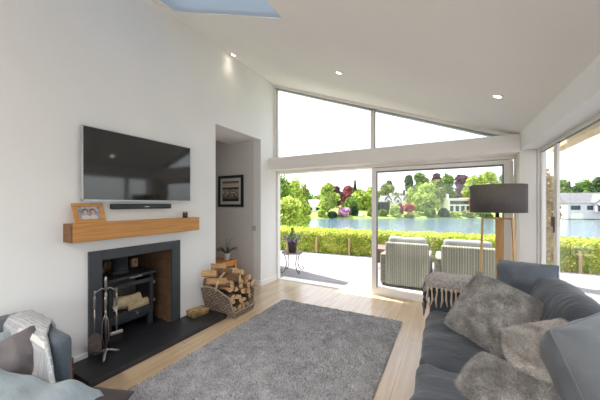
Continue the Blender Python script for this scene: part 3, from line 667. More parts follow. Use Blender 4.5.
# ------------------------------------------------------------------ pillows and sofas
def pillow(name, label, centre, size, nrm, roll, m, fur=0, seed=0, piping=None, furlen=.016, wrinkle=.010, up=(0, 0, 1), cat='cushion', pinch=.07, droop=0, rc=.03, pe=.62):
    W, Hh, Tt = size; n = 26; mb = MB(); rnd = random.Random(seed)
    z = Vector(nrm).normalized(); x = Vector(up).cross(z).normalized(); y = z.cross(x)
    R = Matrix((x, y, z)).transposed().to_4x4() @ Matrix.Rotation(roll, 4, 'Z'); M = Matrix.Translation(centre) @ R
    def P(u, v, s_):
        cr = 1 - rc * (u * v) ** 2 * 2; px = W / 2 * u * (1 - pinch * (1 - v * v)) * cr; py = Hh / 2 * v * (1 - pinch * (1 - u * u)) * cr
        prof = (max(0, 1 - abs(u) ** 2.6) ** pe) * (max(0, 1 - abs(v) ** 2.6) ** pe)
        pz = s_ * Tt / 2 * prof
        q = Vector((px, py, pz)); nv = noise.noise(Vector((px * 9 + seed, py * 9, s_ * 2.0))) + .5 * noise.noise(Vector((px * 22 + seed, py * 16, s_ * 3.0)))
        edge = 1 - .5 * prof; q.z += s_ * wrinkle * nv * (.35 + edge) * (0 if prof < .02 else 1); q.z -= droop * (abs(u) ** 3) * .5
        return q
    idx = {}; vs = []; fs_ = []
    def vid(i, j, s_):
        e = i in (0, n) or j in (0, n); k = (i, j, 0 if e else s_)
        if k not in idx:
            u = math.sin(PI / 2 * (2 * i / n - 1)); v = math.sin(PI / 2 * (2 * j / n - 1)); idx[k] = len(vs); vs.append(P(u, v, s_))
        return idx[k]
    for i in range(n):
        for j in range(n):
            fs_.append((vid(i, j, 1), vid(i + 1, j, 1), vid(i + 1, j + 1, 1), vid(i, j + 1, 1))); fs_.append((vid(i, j, -1), vid(i, j + 1, -1), vid(i + 1, j + 1, -1), vid(i + 1, j, -1)))
    mb.add(vs, fs_)
    if fur:
        pts = []
        for k in range(fur):
            u = rnd.uniform(-1, 1); v = rnd.uniform(-1, 1); s_ = 1 if rnd.random() < .72 else -1
            u = math.sin(PI / 2 * u); v = math.sin(PI / 2 * v)
            p = P(u, v, s_); e = .02; a_ = P(min(1, u + e), v, s_) - P(max(-1, u - e), v, s_); b_ = P(u, min(1, v + e), s_) - P(u, max(-1, v - e), s_); nn = a_.cross(b_) * s_
            if nn.length < 1e-9: nn = Vector((u, v, 0))
            pts.append((p, nn.normalized()))
        strands(mb, pts, furlen, .0035, rnd, .9)
    mb.xf(M)
    o = mb.build(name, m, None, smooth=not fur, origin=Vector(centre), tag=(label, cat))
    if fur:
        for k, p in enumerate(o.data.polygons): p.use_smooth = k < len(fs_)
    if piping:
        border = []
        for k in range(n): border.append(P(math.sin(PI / 2 * (2 * k / n - 1)), -1, 1))
        for k in range(n): border.append(P(1, math.sin(PI / 2 * (2 * k / n - 1)), 1))
        for k in range(n): border.append(P(math.sin(PI / 2 * (1 - 2 * k / n)), 1, 1))
        for k in range(n): border.append(P(-1, math.sin(PI / 2 * (1 - 2 * k / n)), 1))
        MB().tube([M @ p for p in border], .0055, 8, close=True).build('piping', piping, o, smooth=True)
    return o
sofa = thing('sofa', (.33, 1.6, 0), 'deep blue-grey velvet sofa along the right-hand glazing', 'sofa')
sx0, sx1 = -.14, .86
MB().soft(sx0, .0, .07, sx1, 3.12, .30, .03, n=6).build('base', VELV, sofa, smooth=True)
for (a, b_) in ((.05, .98), (.98, 1.92), (1.92, 2.87)):
    MB().soft(sx0 - .03, a + .004, .29, .60, b_ - .004, .455, .07, puff=.035, nz=.024, ns=6, n=22, seed=a, pside=.01).build('seat_cushion', VELV, sofa, smooth=True)
MB().soft(sx0 - .02, 2.875, .06, sx1, 3.13, .665, .08, nz=.006, n=10).build('arm', VELV, sofa, smooth=True)
MB().soft(sx0 - .02, -.22, .06, sx1, .04, .665, .08, nz=.006, n=10).build('arm', VELV, sofa, smooth=True)
MB().soft(.66, .0, .29, sx1 + .02, 2.9, .80, .06, nz=.008, n=10).build('back_rest', VELV, sofa, smooth=True)
for (a, b_) in ((.05, .98), (1.96, 2.87)):
    mb = MB().soft(-.11, a + .01, 0, .11, b_ - .01, .46, .09, puff=.03, nz=.014, ns=6, n=12, seed=a + 5, pside=.03)
    mb.xf(Matrix.Translation((.60, 0, .44)) @ Matrix.Rotation(.20, 4, 'Y')); mb.build('back_cushion', VELV, sofa, smooth=True)
for (x, y) in ((-.08, -.1), (-.08, 3.03), (.8, -.1), (.8, 3.03)):
    MB().lathe([(.018, .001), (.026, .075)], (x, y, 0), 12).build('foot', DARKW, sofa)
pillow('cushion', 'large slate-blue velvet cushion propped in the far corner of the right sofa', (.535, 2.76, .765), (.42, .46, .25), (-.50, -.78, .30), .06, VELVB, seed=1, wrinkle=.03, piping=VELVB, pe=.5)
pillow('cushion', 'grey fur cushion tilted on its corner, next to the tasselled throw', (.275, 2.36, .650), (.50, .51, .27), (-.42, -.70, .50), -.28, FURG, fur=46000, seed=2, wrinkle=.008, rc=.035, pe=.52, pinch=.05)
pillow('cushion', 'grey-beige fur cushion squashed behind the nearest plain grey cushion', (.50, 1.84, .60), (.50, .46, .28), (.60, -.60, .45), .0, FURB, fur=50000, seed=3, wrinkle=.012, furlen=.02, rc=.035, pe=.52, pinch=.05)
pillow('cushion', 'pale fur cushion lying lowest at the seat front in the photo bottom', (.215, 1.64, .475), (.42, .42, .20), (-.45, -.35, .75), .15, FURG, fur=40000, seed=4, wrinkle=.010, furlen=.02, rc=.04, pe=.52, pinch=.05)
pillow('cushion', 'plain grey velvet cushion with piping, nearest at the right edge', (.625, 1.70, .675), (.54, .52, .34), (.70, -.54, .40), .0, VELVG, seed=6, wrinkle=.028, piping=VELVG, pe=.5)

# tasselled throw over the far arm
def sheet(fn, nu, nv, th):
    vs = []; fs_ = []
    for j in range(nv + 1):
        for i in range(nu + 1): vs.append(Vector(fn(i / nu, j / nv)))
    for j in range(nv):
        for i in range(nu): fs_.append((j * (nu + 1) + i, j * (nu + 1) + i + 1, (j + 1) * (nu + 1) + i + 1, (j + 1) * (nu + 1) + i))
    return MB().add(vs, fs_)
thr = thing('throw_blanket', (.1, 3.0, .66), 'grey knitted throw with knotted tassels over the far sofa arm', 'throw')
def tf(u, v):
    x = -.21 + .60 * u; s_ = v * .66 - .10
    # path across the arm: inner drop, over, outer drop
    path = [(2.845, .655), (2.845, .69), (2.87, .725), (2.93, .745), (3.06, .745), (3.13, .72), (3.155, .66), (3.155, .50)]
    t = v * (len(path) - 1); k = min(int(t), len(path) - 2); f = t - k
    y = path[k][0] * (1 - f) + path[k + 1][0] * f; z = path[k][1] * (1 - f) + path[k + 1][1] * f
    nz = noise.noise(Vector((x * 7, y * 7, z * 7))); z += .016 * nz + (.012 if .2 < v < .8 else 0); y += .01 * noise.noise(Vector((x * 12, z * 9, 5)))
    if u < .12: z -= (.12 - u) * .55; 
    return (x, y, z)
o = sheet(tf, 40, 34, .01).build('knit', KNIT, thr, smooth=True); md = o.modifiers.new('s', 'SOLIDIFY'); md.offset = 0; md.thickness = .014
def tf2(u, v):
    y = 2.85 + .31 * u; z = .70 - .16 * v; x = -.195 - .012 * math.sin(v * 3) + .008 * noise.noise(Vector((y * 12, z * 10, 2)))
    return (x, y, z)
o = sheet(tf2, 14, 12, .01).build('knit_front', TASN, thr, smooth=True); md = o.modifiers.new('s', 'SOLIDIFY'); md.offset = 0; md.thickness = .012
rnd = random.Random(9)
for k in range(15):
    x = -.17 + .55 * k / 14 + rnd.uniform(-.005, .005); y = 2.838; z0 = .660; L = rnd.uniform(.15, .19)
    MB().tube([(x, y, z0 + .01), (x, y - .004, z0 - .015), (x + .002, y - .003, z0 - .03), (x + rnd.uniform(-.01, .01), y - .012, z0 - L * .6), (x + rnd.uniform(-.014, .014), y - .012, z0 - L)], [.008, .012, .007, .010, .005], 7).build('tassel', TASC, thr, smooth=True)
for k in range(8):
    y = 2.86 + .29 * k / 7; x = -.20; z0 = .545; L = rnd.uniform(.14, .20)
    MB().tube([(x, y, z0 + .01), (x - .004, y, z0 - .02), (x, y, z0 - .035), (x - rnd.uniform(0, .02), y + rnd.uniform(-.015, .015), z0 - L * .6), (x - .005, y + rnd.uniform(-.02, .02), z0 - L)], [.008, .012, .007, .010, .004], 7).build('tassel', TASN, thr, smooth=True, label='navy tassel')

# left sofa
ls_ = thing('sofa', (-2.2, -.2, 0), 'blue-grey sofa with narrow rounded arm beside the hearth, bottom left', 'sofa')
MB().soft(-2.78, -1.2, .06, -1.60, .74, .30, .04, n=6).build('base', CHAIRF, ls_, smooth=True)
MB().soft(-2.55, -1.15, .29, -1.50, .735, .44, .06, puff=.02, nz=.008, n=14).build('seat_cushion', CHAIRF, ls_, smooth=True)
MB().soft(-2.75, .665, .08, -1.965, .78, .675, .05, n=12, nz=.004).build('arm', CHAIRF, ls_, smooth=True)
MB().soft(-2.84, -1.2, .08, -2.60, .78, .66, .08, n=10, nz=.004).build('back_rest', CHAIRF, ls_, smooth=True)
PATT = brickmat('patterned_wool', (.42, .44, .46), (.30, .33, .36), (.50, .51, .52), .03, .018, .003, .9, 'xyz', .3, .2, .5, .2)
pt = thing('folded_throw', (-2.12, .62, .6), 'light grey patterned throw with a cream stripe over the left sofa arm', 'throw')
def pf1(u, v):
    xr = -1.80 - .17 * min(1, v / .35) - .33 * max(0, min(1, (v - .35) / .4)); x = -2.6 + (xr + 2.6) * u
    path = [(.63, .46), (.64, .56), (.648, .65), (.675, .692), (.72, .698), (.775, .690), (.797, .65), (.798, .56)]
    t = v * (len(path) - 1); k = min(int(t), len(path) - 2); f = t - k
    y = path[k][0] * (1 - f) + path[k + 1][0] * f; z = path[k][1] * (1 - f) + path[k + 1][1] * f
    return (x, y + .012 * noise.noise(Vector((x * 10, z * 8, 1))), z + .01 * noise.noise(Vector((x * 8, y * 8, 0))))
o = sheet(pf1, 24, 30, .01).build('wool', PATT, pt, smooth=True); md = o.modifiers.new('s', 'SOLIDIFY'); md.offset = 0; md.thickness = .02
def pf2(u, v):
    p = Vector(pf1(.70 + .0 * u, v)); q = Vector(pf1(.70 + .24, v)); w_ = p.lerp(q, u); return (w_.x, w_.y - (.006 if v < .4 else -.0), w_.z + (.010 if v > .3 else .0))
def stripe(u, v):
    p = Vector(pf1(u, .30 + .12 * v)); return (p.x, p.y - .009, p.z + .008)
o = sheet(lambda u, v: (lambda p: (p[0], p[1] - .008, p[2] + .010))(pf1(.40 + .58 * u, .27 + .08 * v)), 24, 6, .01).build('cream_stripe', mat('cream_wool', (.62, .62, .60), .9), pt, smooth=True); md = o.modifiers.new('s', 'SOLIDIFY'); md.offset = 0; md.thickness = .014
pillow('cushion', 'taupe velvet cushion standing on its point on the left sofa', (-2.16, .555, .525), (.34, .34, .13), (.80, -.45, .40), .42, TAUPE, seed=8, wrinkle=.06)
pillow('cushion', 'pale blue-grey cushion half hidden behind the taupe one, far left', (-2.46, .53, .50), (.30, .30, .12), (.80, -.35, .5), .1, BLUEK, seed=12, wrinkle=.010)
pillow('cushion', 'dark brown velvet cushion lying flat past the pale throw', (-1.545, .67, .445), (.30, .30, .08), (.08, .05, 1), .52, PLUM, seed=9, wrinkle=.008, up=(0, 1, 0))
def bl_(u, v):
    x = -2.45 + .93 * u; ye = .50 + .40 * (x + 2.13) + .012 * math.sin(x * 14); y = -.35 + (ye + .35) * v
    z = .60 - .08 * u + .011 * math.sin((x * 12 + y * 34) + 2.5 * noise.noise(Vector((x * 3, y * 3, 0)))) + .016 * noise.noise(Vector((x * 7, y * 9, 2)))
    if v > .95: z -= (v - .95) * .5
    if u > .95: z -= (u - .95) * .9
    return (x, y, z)
o = sheet(bl_, 60, 70, .01).build('pale_throw', BLUEK, None, smooth=True, tag=('crumpled pale blue-grey throw spread over the left sofa seat', 'throw')); md = o.modifiers.new('s', 'SOLIDIFY'); md.offset = 0; md.thickness = .016
wbk = thing('wicker_basket', (-2.70, .93, 0), 'small brown wicker basket between the left sofa and the hearth', 'basket')
wm = MB(); ya, yb_ = .80, 1.03; xa, xb = -2.86, -2.61
wm.box(xa, ya, .002, xb, yb_, .02); wm.box(xa, ya, .02, xa + .02, yb_, .215); wm.box(xb - .02, ya, .02, xb, yb_, .215); wm.box(xa + .02, ya, .02, xb - .02, ya + .02, .215); wm.box(xa + .02, yb_ - .02, .02, xb - .02, yb_, .215)
wm.build('woven_body', WICKB, wbk, bevel=.008)
MB().tube([(xa + .01, ya + .01, .22), (xb - .01, ya + .01, .22), (xb - .01, yb_ - .01, .22), (xa + .01, yb_ - .01, .22)], .013, 8, close=True).build('rim', mat('rim_wicker', (.34, .14, .06), .7, c2=(.2, .08, .03), scale=60), wbk)

# ------------------------------------------------------------------ tripod lamp
lx, ly = .495, 3.80
lp = thing('floor_lamp', (lx, ly, 0), 'tripod floor lamp with oak legs and wide taupe drum shade', 'floor lamp')
t_ = MB(); R0 = .27; t_.lathe([(R0, 1.355), (R0, 1.665), (R0 - .004, 1.665), (R0 - .004, 1.355)], (lx, ly, 0), 56)
MB()
t_.build('lamp_shade', [SHADE], lp, smooth=False)
for p in bpy.data.objects['lamp_shade'].data.polygons: p.use_smooth = True
rr = MB(); rr.tube([(lx + (R0 - .006) * math.cos(k * PI / 24), ly + (R0 - .006) * math.sin(k * PI / 24), 1.655) for k in range(48)], .003, 6, close=True)
for k in range(3): a = k * 2 * PI / 3; rr.tube([(lx, ly, 1.62), (lx + (R0 - .006) * math.cos(a), ly + (R0 - .006) * math.sin(a), 1.655)], .003, 6)
rr.build('shade_ring', CHROME, lp)
MB().lathe([(.02, 1.30), (.02, 1.36), (.026, 1.37), (.026, 1.43), (.01, 1.44), (.004, 1.62)], (lx, ly, 0), 16).build('lamp_holder', BLACKP, lp, smooth=True)
MB().lathe([(.012, 1.44), (.03, 1.47), (.033, 1.50), (.02, 1.53), (.001, 1.54)], (lx + .03, ly, 0), 16).build('bulb', CERAM, lp, smooth=True)
MB().box(lx - .03, ly - .03, 1.275, lx + .03, ly + .03, 1.30).build('hub', LAMPW, lp)
for a in (math.radians(202), math.radians(322), math.radians(76)):
    ca, sa = math.cos(a), math.sin(a); rt, rb = .155, .205
    lw_, lh_ = (.03, .075) if a < 1.5 else (.014, .032)
    m_ = MB(); m_.beam((lx, ly, 1.287), (lx + (rt + .01) * ca, ly + (rt + .01) * sa, 1.287), .028, .016)
    m_.beam((lx + rt * ca, ly + rt * sa, 1.292), (lx + rb * ca, ly + rb * sa, .001), lw_, lh_, up=(-sa, ca, 0)); m_.build('leg', LAMPW, lp, bevel=.002)

# ------------------------------------------------------------------ deck and outside furniture
S('deck_floor', MB().box(-12, 4.46, -.16, 14, 9.3, -.005), DECK)
S('deck_floor_side', MB().box(1.02, -6, -.16, 14, 4.46, -.005), DECK)
# hedge
def leaves(mb, pts, s, rnd):
    for p in pts:
        a = Vector((rnd.gauss(0, 1), rnd.gauss(0, 1), rnd.gauss(0, 1))).normalized(); b_ = a.orthogonal().normalized(); k = s * rnd.uniform(.6, 1.3)
        c_ = a.cross(b_); n0 = len(mb.v); mb.v += [p - b_ * k * .5, p + c_ * k * .32, p + b_ * k * .5, p - c_ * k * .32]; mb.f.append((n0, n0 + 1, n0 + 2, n0 + 3)); mb.m.append(mb.cur)
HEDGE = mat('hedge_leaf', (.34, .46, .06), .7, c2=(.62, .62, .14), scale=5, island=.45, trans=.25)
hm = MB(); rnd = random.Random(11); hx0, hx1 = -10, 12
def hy(x): return 7.30 + .085 * (x + 4)
vs = []; fs_ = []; nU = 90; prof = [(0.0, 0), (-.03, .3), (0, .6), (.1, .68), (.5, .70), (.95, .67), (1.1, .55), (1.1, 0)]
for i in range(nU + 1):
    x = hx0 + (hx1 - hx0) * i / nU
    for (a, b_) in prof:
        w_ = .05 * noise.noise(Vector((x * 2.5, a * 4, b_ * 4))); vs.append((x, hy(x) + .1 + a * .9 + w_, -.1 + b_ + w_))
for i in range(nU):
    for k in range(len(prof) - 1): fs_.append((i * 8 + k, i * 8 + k + 1, (i + 1) * 8 + k + 1, (i + 1) * 8 + k))
hm.add(vs, fs_); pts = []
for k in range(42000):
    x = rnd.uniform(-8.5, 8.5) if k > 9000 else rnd.uniform(-5.5, 3.5); t = rnd.random()
    if t < .62: p = Vector((x, hy(x) + .07 + rnd.uniform(-.05, .04), rnd.uniform(-.02, .62)))
    else: p = Vector((x, hy(x) + rnd.uniform(.05, 1.1), .60 + rnd.uniform(-.04, .06) + .03 * noise.noise(Vector((x * 3, 0, 0)))))
    pts.append(p)
leaves(hm, pts, .062, rnd)
hm.build('hedge', HEDGE, None, tag=('long low clipped yellow-green hedge along the far edge of the deck', 'hedge'))
for k in range(9):
    x = -5.4 + k * .98
    MB().beam((x, hy(x) - .02, -.005), (x, hy(x) - .02, .46), .05, .05).build('wooden_post', mat('post_wood', (.42, .30, .16), .8) if k == 0 else bpy.data.materials['post_wood'], None, tag=('short wooden post half sunk in the hedge front', 'post', 'posts along the hedge'))
# rattan armchairs seen from behind
def rchair(x0, x1, y0, label, lab2):
    r = thing('rattan_armchair', ((x0 + x1) / 2, y0 + .4, 0), label, 'garden armchair', 'rattan armchairs on the deck')
    MB().soft(x0 + .10, y0, .03, x1 - .0, y0 + .12, .775, .03, n=6).build('backrest', RATT, r, smooth=True)
    MB().soft(x0, y0 + .04, .03, x0 + .12, y0 + .82, .56, .03, n=5).build('armrest', RATTX, r, smooth=True)
    MB().soft(x1 - .10, y0 + .04, .03, x1 + .02, y0 + .82, .56, .03, n=5).build('armrest', RATTX, r, smooth=True)
    MB().soft(x0 + .12, y0 + .10, .05, x1 - .10, y0 + .82, .33, .03, n=5).build('seat_base', RATT, r, smooth=True)
    for (a, b_) in ((x0 + .06, y0 + .06), (x1 - .05, y0 + .06), (x0 + .06, y0 + .77), (x1 - .05, y0 + .77)): MB().box(a - .02, b_ - .02, -.004, a + .02, b_ + .02, .05).build('foot', BLACKP, r)
    MB().soft(x0 + .13, y0 + .13, .33, x1 - .11, y0 + .82, .45, .05, puff=.02, n=8).build('garden_seat_cushion', OUTC, None, smooth=True, tag=('grey seat pad lying on the ' + lab2, 'cushion'))
    MB().soft(x0 + .13, y0 + .125, .452, x1 - .05, y0 + .26, .865, .06, n=8, nz=.012).build('garden_back_cushion', OUTC, None, smooth=True, tag=('grey back cushion rising above the ' + lab2, 'cushion'))
rchair(-1.08, -.28, 4.95, 'green-grey rattan armchair seen from behind, left of the pair outside', 'left rattan armchair')
rchair(-.20, .66, 4.95, 'green-grey rattan armchair seen from behind, right of the pair, behind the lamp', 'right rattan armchair')
gt = thing('garden_table', (-1.0, 6.55, 0), 'low garden table beyond the rattan armchairs', 'garden table')
MB().box(-1.55, 6.2, .40, -.5, 6.9, .44).build('table_top', mat('garden_table_top', (.22, .12, .10), .4), gt, bevel=.004)
for (x, y) in ((-1.5, 6.25), (-.55, 6.25), (-1.5, 6.85), (-.55, 6.85)): MB().box(x - .03, y - .03, -.004, x + .03, y + .03, .40).build('leg', mat('table_leg_wood', (.16, .08, .06), .6) if x < -1.4 and y < 6.3 else bpy.data.materials['table_leg_wood'], gt)
# plant stand with pot
px_, py_ = -2.93, 5.02
ps = thing('plant_stand', (px_, py_, 0), 'scrolled brown iron plant stand on the deck by the open door', 'plant stand')
MB().lathe([(.001, .415), (.22, .415), (.225, .425), (.22, .43), (.001, .43)], (px_, py_, 0), 30).build('round_top', WIREB, ps, smooth=False)
MB().tube([(px_ + .215 * math.cos(k * PI / 16), py_ + .215 * math.sin(k * PI / 16), .40) for k in range(32)], .008, 6, close=True).build('ring', WIREB, ps, smooth=True)
for k in range(4):
    a = k * PI / 2 - .5; ca, sa = math.cos(a), math.sin(a); P = [(.20, .40), (.155, .28), (.14, .18), (.165, .09), (.21, .03), (.255, .012), (.285, .03), (.285, .065), (.26, .078), (.243, .06)]
    MB().tube([(px_ + r * ca, py_ + r * sa, z) for (r, z) in P], .009, 7).build('leg', WIREB, ps, smooth=True)
pp = thing('potted_flowers', (px_, py_, .431), 'dark pot of purple and white flowers on the plant stand', 'potted plant')
MB().lathe([(.075, .432), (.08, .44), (.105, .64), (.115, .65), (.112, .67), (.098, .67), (.095, .64), (.001, .64)], (px_, py_, 0), 24).build('pot', POTM, pp, smooth=True)
rnd = random.Random(21); fo = MB(); leaves(fo, [Vector((px_ + rnd.gauss(0, .075), py_ + rnd.gauss(0, .075), .70 + rnd.uniform(-.05, .08))) for k in range(420)], .045, rnd); fo.build('foliage', BRIGHTL, pp)
fo = MB(); leaves(fo, [Vector((px_ + rnd.gauss(0, .02), py_ + rnd.gauss(0, .02), .74 + rnd.uniform(0, .20))) for k in range(120)], .045, rnd); fo.build('tall_shoots', BRIGHTL, pp)
for (m_, n_) in ((PURP, 320), (WHITEFL, 130)):
    fo = MB(); leaves(fo, [Vector((px_ + rnd.gauss(.01, .10), py_ + rnd.gauss(-.03, .08), .71 + rnd.uniform(-.06, .09))) for k in range(n_)], .035, rnd); fo.build('blossoms', m_, pp)

# ------------------------------------------------------------------ landscape
def vrect(mb, rows, w=260):
    """rows: (depth, z) strips square to the lake shore"""
    vs = []; fs_ = []; N = 60
    Fv = Vector((-math.sin(TH), math.cos(TH), 0)); Rv = Vector((math.cos(TH), math.sin(TH), 0))
    for (t, z) in rows:
        for i in range(N + 1):
            s_ = (i / N * 2 - 1) * w; p = Fv * t + Rv * s_; vs.append((p.x, p.y, z + .25 * noise.noise(Vector((s_ * .05, t * .03, 0)))))
    for j in range(len(rows) - 1):
        for i in range(N): a = j * (N + 1) + i; fs_.append((a, a + 1, a + N + 2, a + N + 1))
    return mb.add(vs, fs_)
S('ground_near', MB().box(-30, 9.25, -.6, 30, 13, -.35), GRASS)
nb = MB(); nb.prism([(-40, 13, -.4), (-40, 13, -5), (-40, 20, -5), (-40, 20, -3.3)], (90, 0, 0)); S('ground_bank', nb, GRASS)
WATER = bpy.data.materials.new('lake_water'); WATER.use_nodes = True
def wat():
    nt = WATER.node_tree; n = nt.nodes; L = nt.links.new; b = n['Principled BSDF']
    b.inputs['Base Color'].default_value = (.10, .155, .21, 1); b.inputs['Roughness'].default_value = .12; b.inputs['IOR'].default_value = 1.33
    tc = n.new('ShaderNodeTexCoord'); mp = n.new('ShaderNodeMapping'); mp.inputs['Scale'].default_value = (1, 1, 1); L(tc.outputs['Object'], mp.inputs[0])
    no = n.new('ShaderNodeTexNoise'); no.inputs['Scale'].default_value = 1.2; no.inputs['Detail'].default_value = 5; L(mp.outputs[0], no.inputs['Vector'])
    bp = n.new('ShaderNodeBump'); bp.inputs['Strength'].default_value = .5; bp.inputs['Distance'].default_value = .25; L(no.outputs[0], bp.inputs['Height']); L(bp.outputs[0], b.inputs['Normal'])
wat()
lk = MB(); lk.add([(-300, 14, -3), (300, 14, -3), (300, 300, -3), (-300, 300, -3)], [(0, 1, 2, 3)]); S('lake_water', lk, WATER)
S('ground_far_bank', vrect(MB(), [(83, -3.6), (84, -2.9), (88, -2.3), (100, -1.2), (130, 2), (180, 5), (260, 7)]), GRASS)
hl = MB(); Fv = Vector((-math.sin(TH), math.cos(TH), 0)); Rv = Vector((math.cos(TH), math.sin(TH), 0)); vs = []; fs_ = []
for i in range(81):
    s_ = -900 + 1800 * i / 80; p = Fv * 700 + Rv * s_; q = Fv * 820 + Rv * s_; hz = 26 + 22 * noise.noise(Vector((s_ * .004, 1.3, 0))) + 5 * noise.noise(Vector((s_ * .03, 0, 0)))
    vs += [(p.x, p.y, -5), (q.x, q.y, hz), (q.x + Fv.x * 80, q.y + Fv.y * 80, hz)]
for i in range(80):
    for k in range(2): a = i * 3 + k; fs_.append((a, a + 1, a + 4, a + 3))
S('ground_hills', hl.add(vs, fs_), HILLM)

TREEM = {}
def treemat(c):
    if c not in TREEM:
        v = {'green': ((.075, .15, .028), (.19, .29, .05)), 'lime': ((.24, .33, .06), (.40, .46, .10)), 'dark': ((.028, .065, .032), (.07, .13, .04)), 'purple': ((.075, .035, .065), (.15, .07, .10)), 'red': ((.22, .06, .08), (.33, .12, .12)),
             'pink': ((.46, .22, .36), (.66, .46, .56)), 'olive': ((.13, .17, .05), (.26, .29, .09)), 'bronze': ((.26, .17, .06), (.36, .27, .10)), 'darkred': ((.30, .05, .06), (.35, .10, .08))}[c]
        v = [tuple(min(.9, q * 1.35) for q in w_) for w_ in v]; TREEM[c] = mat('leaf_' + c, v[0], .8, c2=v[1], scale=.9 if c != 'bronze' else 5, island=.6, trans=.2)
    return TREEM[c]
TRUNK = mat('trunk', (.12, .09, .065), .95)
def tree(px, t, wpx, pt_, pb, c, label, name='tree', cat='tree', group=None, conifer=False, zg=None, trunk=True, seed=0, dens=1.0, lf=None):
    rnd = random.Random(int(px * 7 + pt_ * 3 + seed)); base = at(px, t, pb); top = H + t * (204 - pt_) / F; ht = top - base.z
    if zg is not None: base.z = zg; ht = top - zg
    w_ = wpx / F * t; root = thing(name, base, label, cat, group); zc0 = .12 if trunk else .0
    mb = MB(); pts = []; s = lf or max(.05, t * .0085)
    blobs = []
    if conifer:
        for k in range(7): f = k / 6; blobs.append((Vector((0, 0, ht * (.15 + .8 * f))), Vector((w_ / 2 * (1 - f * .88), w_ / 2 * (1 - f * .88), ht * .13))))
    else:
        n = 11
        for k in range(n):
            a = rnd.uniform(0, 2 * PI); f = rnd.uniform(0, 1); zz = zc0 + .14 + (.80 - zc0) * f; rad = w_ / 2 * (.62 if k < 8 else .3) * math.sin(PI * min(.93, .28 + .62 * f)); br = w_ * rnd.uniform(.18, .27)
            blobs.append((Vector((math.cos(a) * rad, math.sin(a) * rad, min(ht - br * .7, ht * zz))), Vector((br, br, min(br * .85, ht * .22)))))
        blobs.append((Vector((0, 0, ht * .80)), Vector((w_ * .24, w_ * .24, ht * .20)))); blobs.append((Vector((0, 0, ht * .5)), Vector((w_ * .36, w_ * .36, ht * .32))))
    for (c_, r_) in blobs:
        # inner solid mass
        n1, n2 = 7, 10; vs = []; fs_ = []
        for i in range(n1 + 1):
            for j in range(n2):
                ph_ = PI * i / n1; th_ = 2 * PI * j / n2; d = Vector((math.sin(ph_) * math.cos(th_), math.sin(ph_) * math.sin(th_), math.cos(ph_)))
                k_ = .80 * (1 + .45 * noise.noise(d * 2 + c_)); vs.append(base + c_ + Vector((d.x * r_.x, d.y * r_.y, d.z * r_.z)) * k_)
        for i in range(n1):
            for j in range(n2): fs_.append((i * n2 + j, (i + 1) * n2 + j, (i + 1) * n2 + (j + 1) % n2, i * n2 + (j + 1) % n2))
        mb.add(vs, fs_)
        for k in range(int(230 * dens)):
            d = Vector((rnd.gauss(0, 1), rnd.gauss(0, 1), rnd.gauss(0, 1))).normalized(); k_ = rnd.uniform(.80, 1.22)
            pts.append(base + c_ + Vector((d.x * r_.x, d.y * r_.y, d.z * r_.z)) * k_)
    leaves(mb, pts, s, rnd); mb.build('crown', treemat(c), root)
    if trunk:
        tr = MB(); tr.tube([base + Vector((0, 0, -.5)), base + Vector((0, 0, ht * .3)), base + Vector((w_ * .02, 0, ht * .7))], [w_ * .035 + .03, w_ * .028 + .02, .02], 7); tr.build('trunk', TRUNK, root)
        br = MB()
        for k in range(4): a = k * 1.7; br.tube([base + Vector((0, 0, ht * .28)), base + Vector((math.cos(a) * w_ * .25, math.sin(a) * w_ * .25, ht * .55))], [w_ * .015 + .01, .01], 5)
        br.build('branches', TRUNK, root)
    return root
T_ = tree
# near garden trees at the left
T_(281, 15, 32, 177, 250, 'green', 'dark green leafy garden tree close behind the hedge, far left', dens=4, zg=-.9, lf=.14)
T_(296, 19, 24, 180, 250, 'lime', 'yellow-green garden tree right of the darkest left tree', dens=3, zg=-1.5, lf=.16)
T_(286, 12.5, 40, 200, 250, 'lime', 'bright yellow-green garden bush right behind the hedge on the left', 'garden_bush', 'bush', trunk=False, dens=4, zg=-.8, lf=.13)
T_(304, 27, 14, 184, 236, 'olive', 'thin airy olive tree between the left garden trees and the lake', dens=1.4, zg=-3, lf=.2)
T_(302, 22, 18, 212, 236, 'lime', 'small yellow-green waterside bush at the left end of the lake', 'garden_bush', 'bush', trunk=False, dens=2, zg=-3, lf=.16)
for k in range(34):
    T_(303 + k * 19 + max(0, k - 17) * 14, 150 + (k % 4) * 16, 22, 193 + (k * 7) % 5, 208, ('green', 'olive', 'dark', 'green')[k % 4], 'low green tree filling the woodland skyline far behind the lake houses', seed=90 + k, dens=.8, group='woodland behind the lake houses')
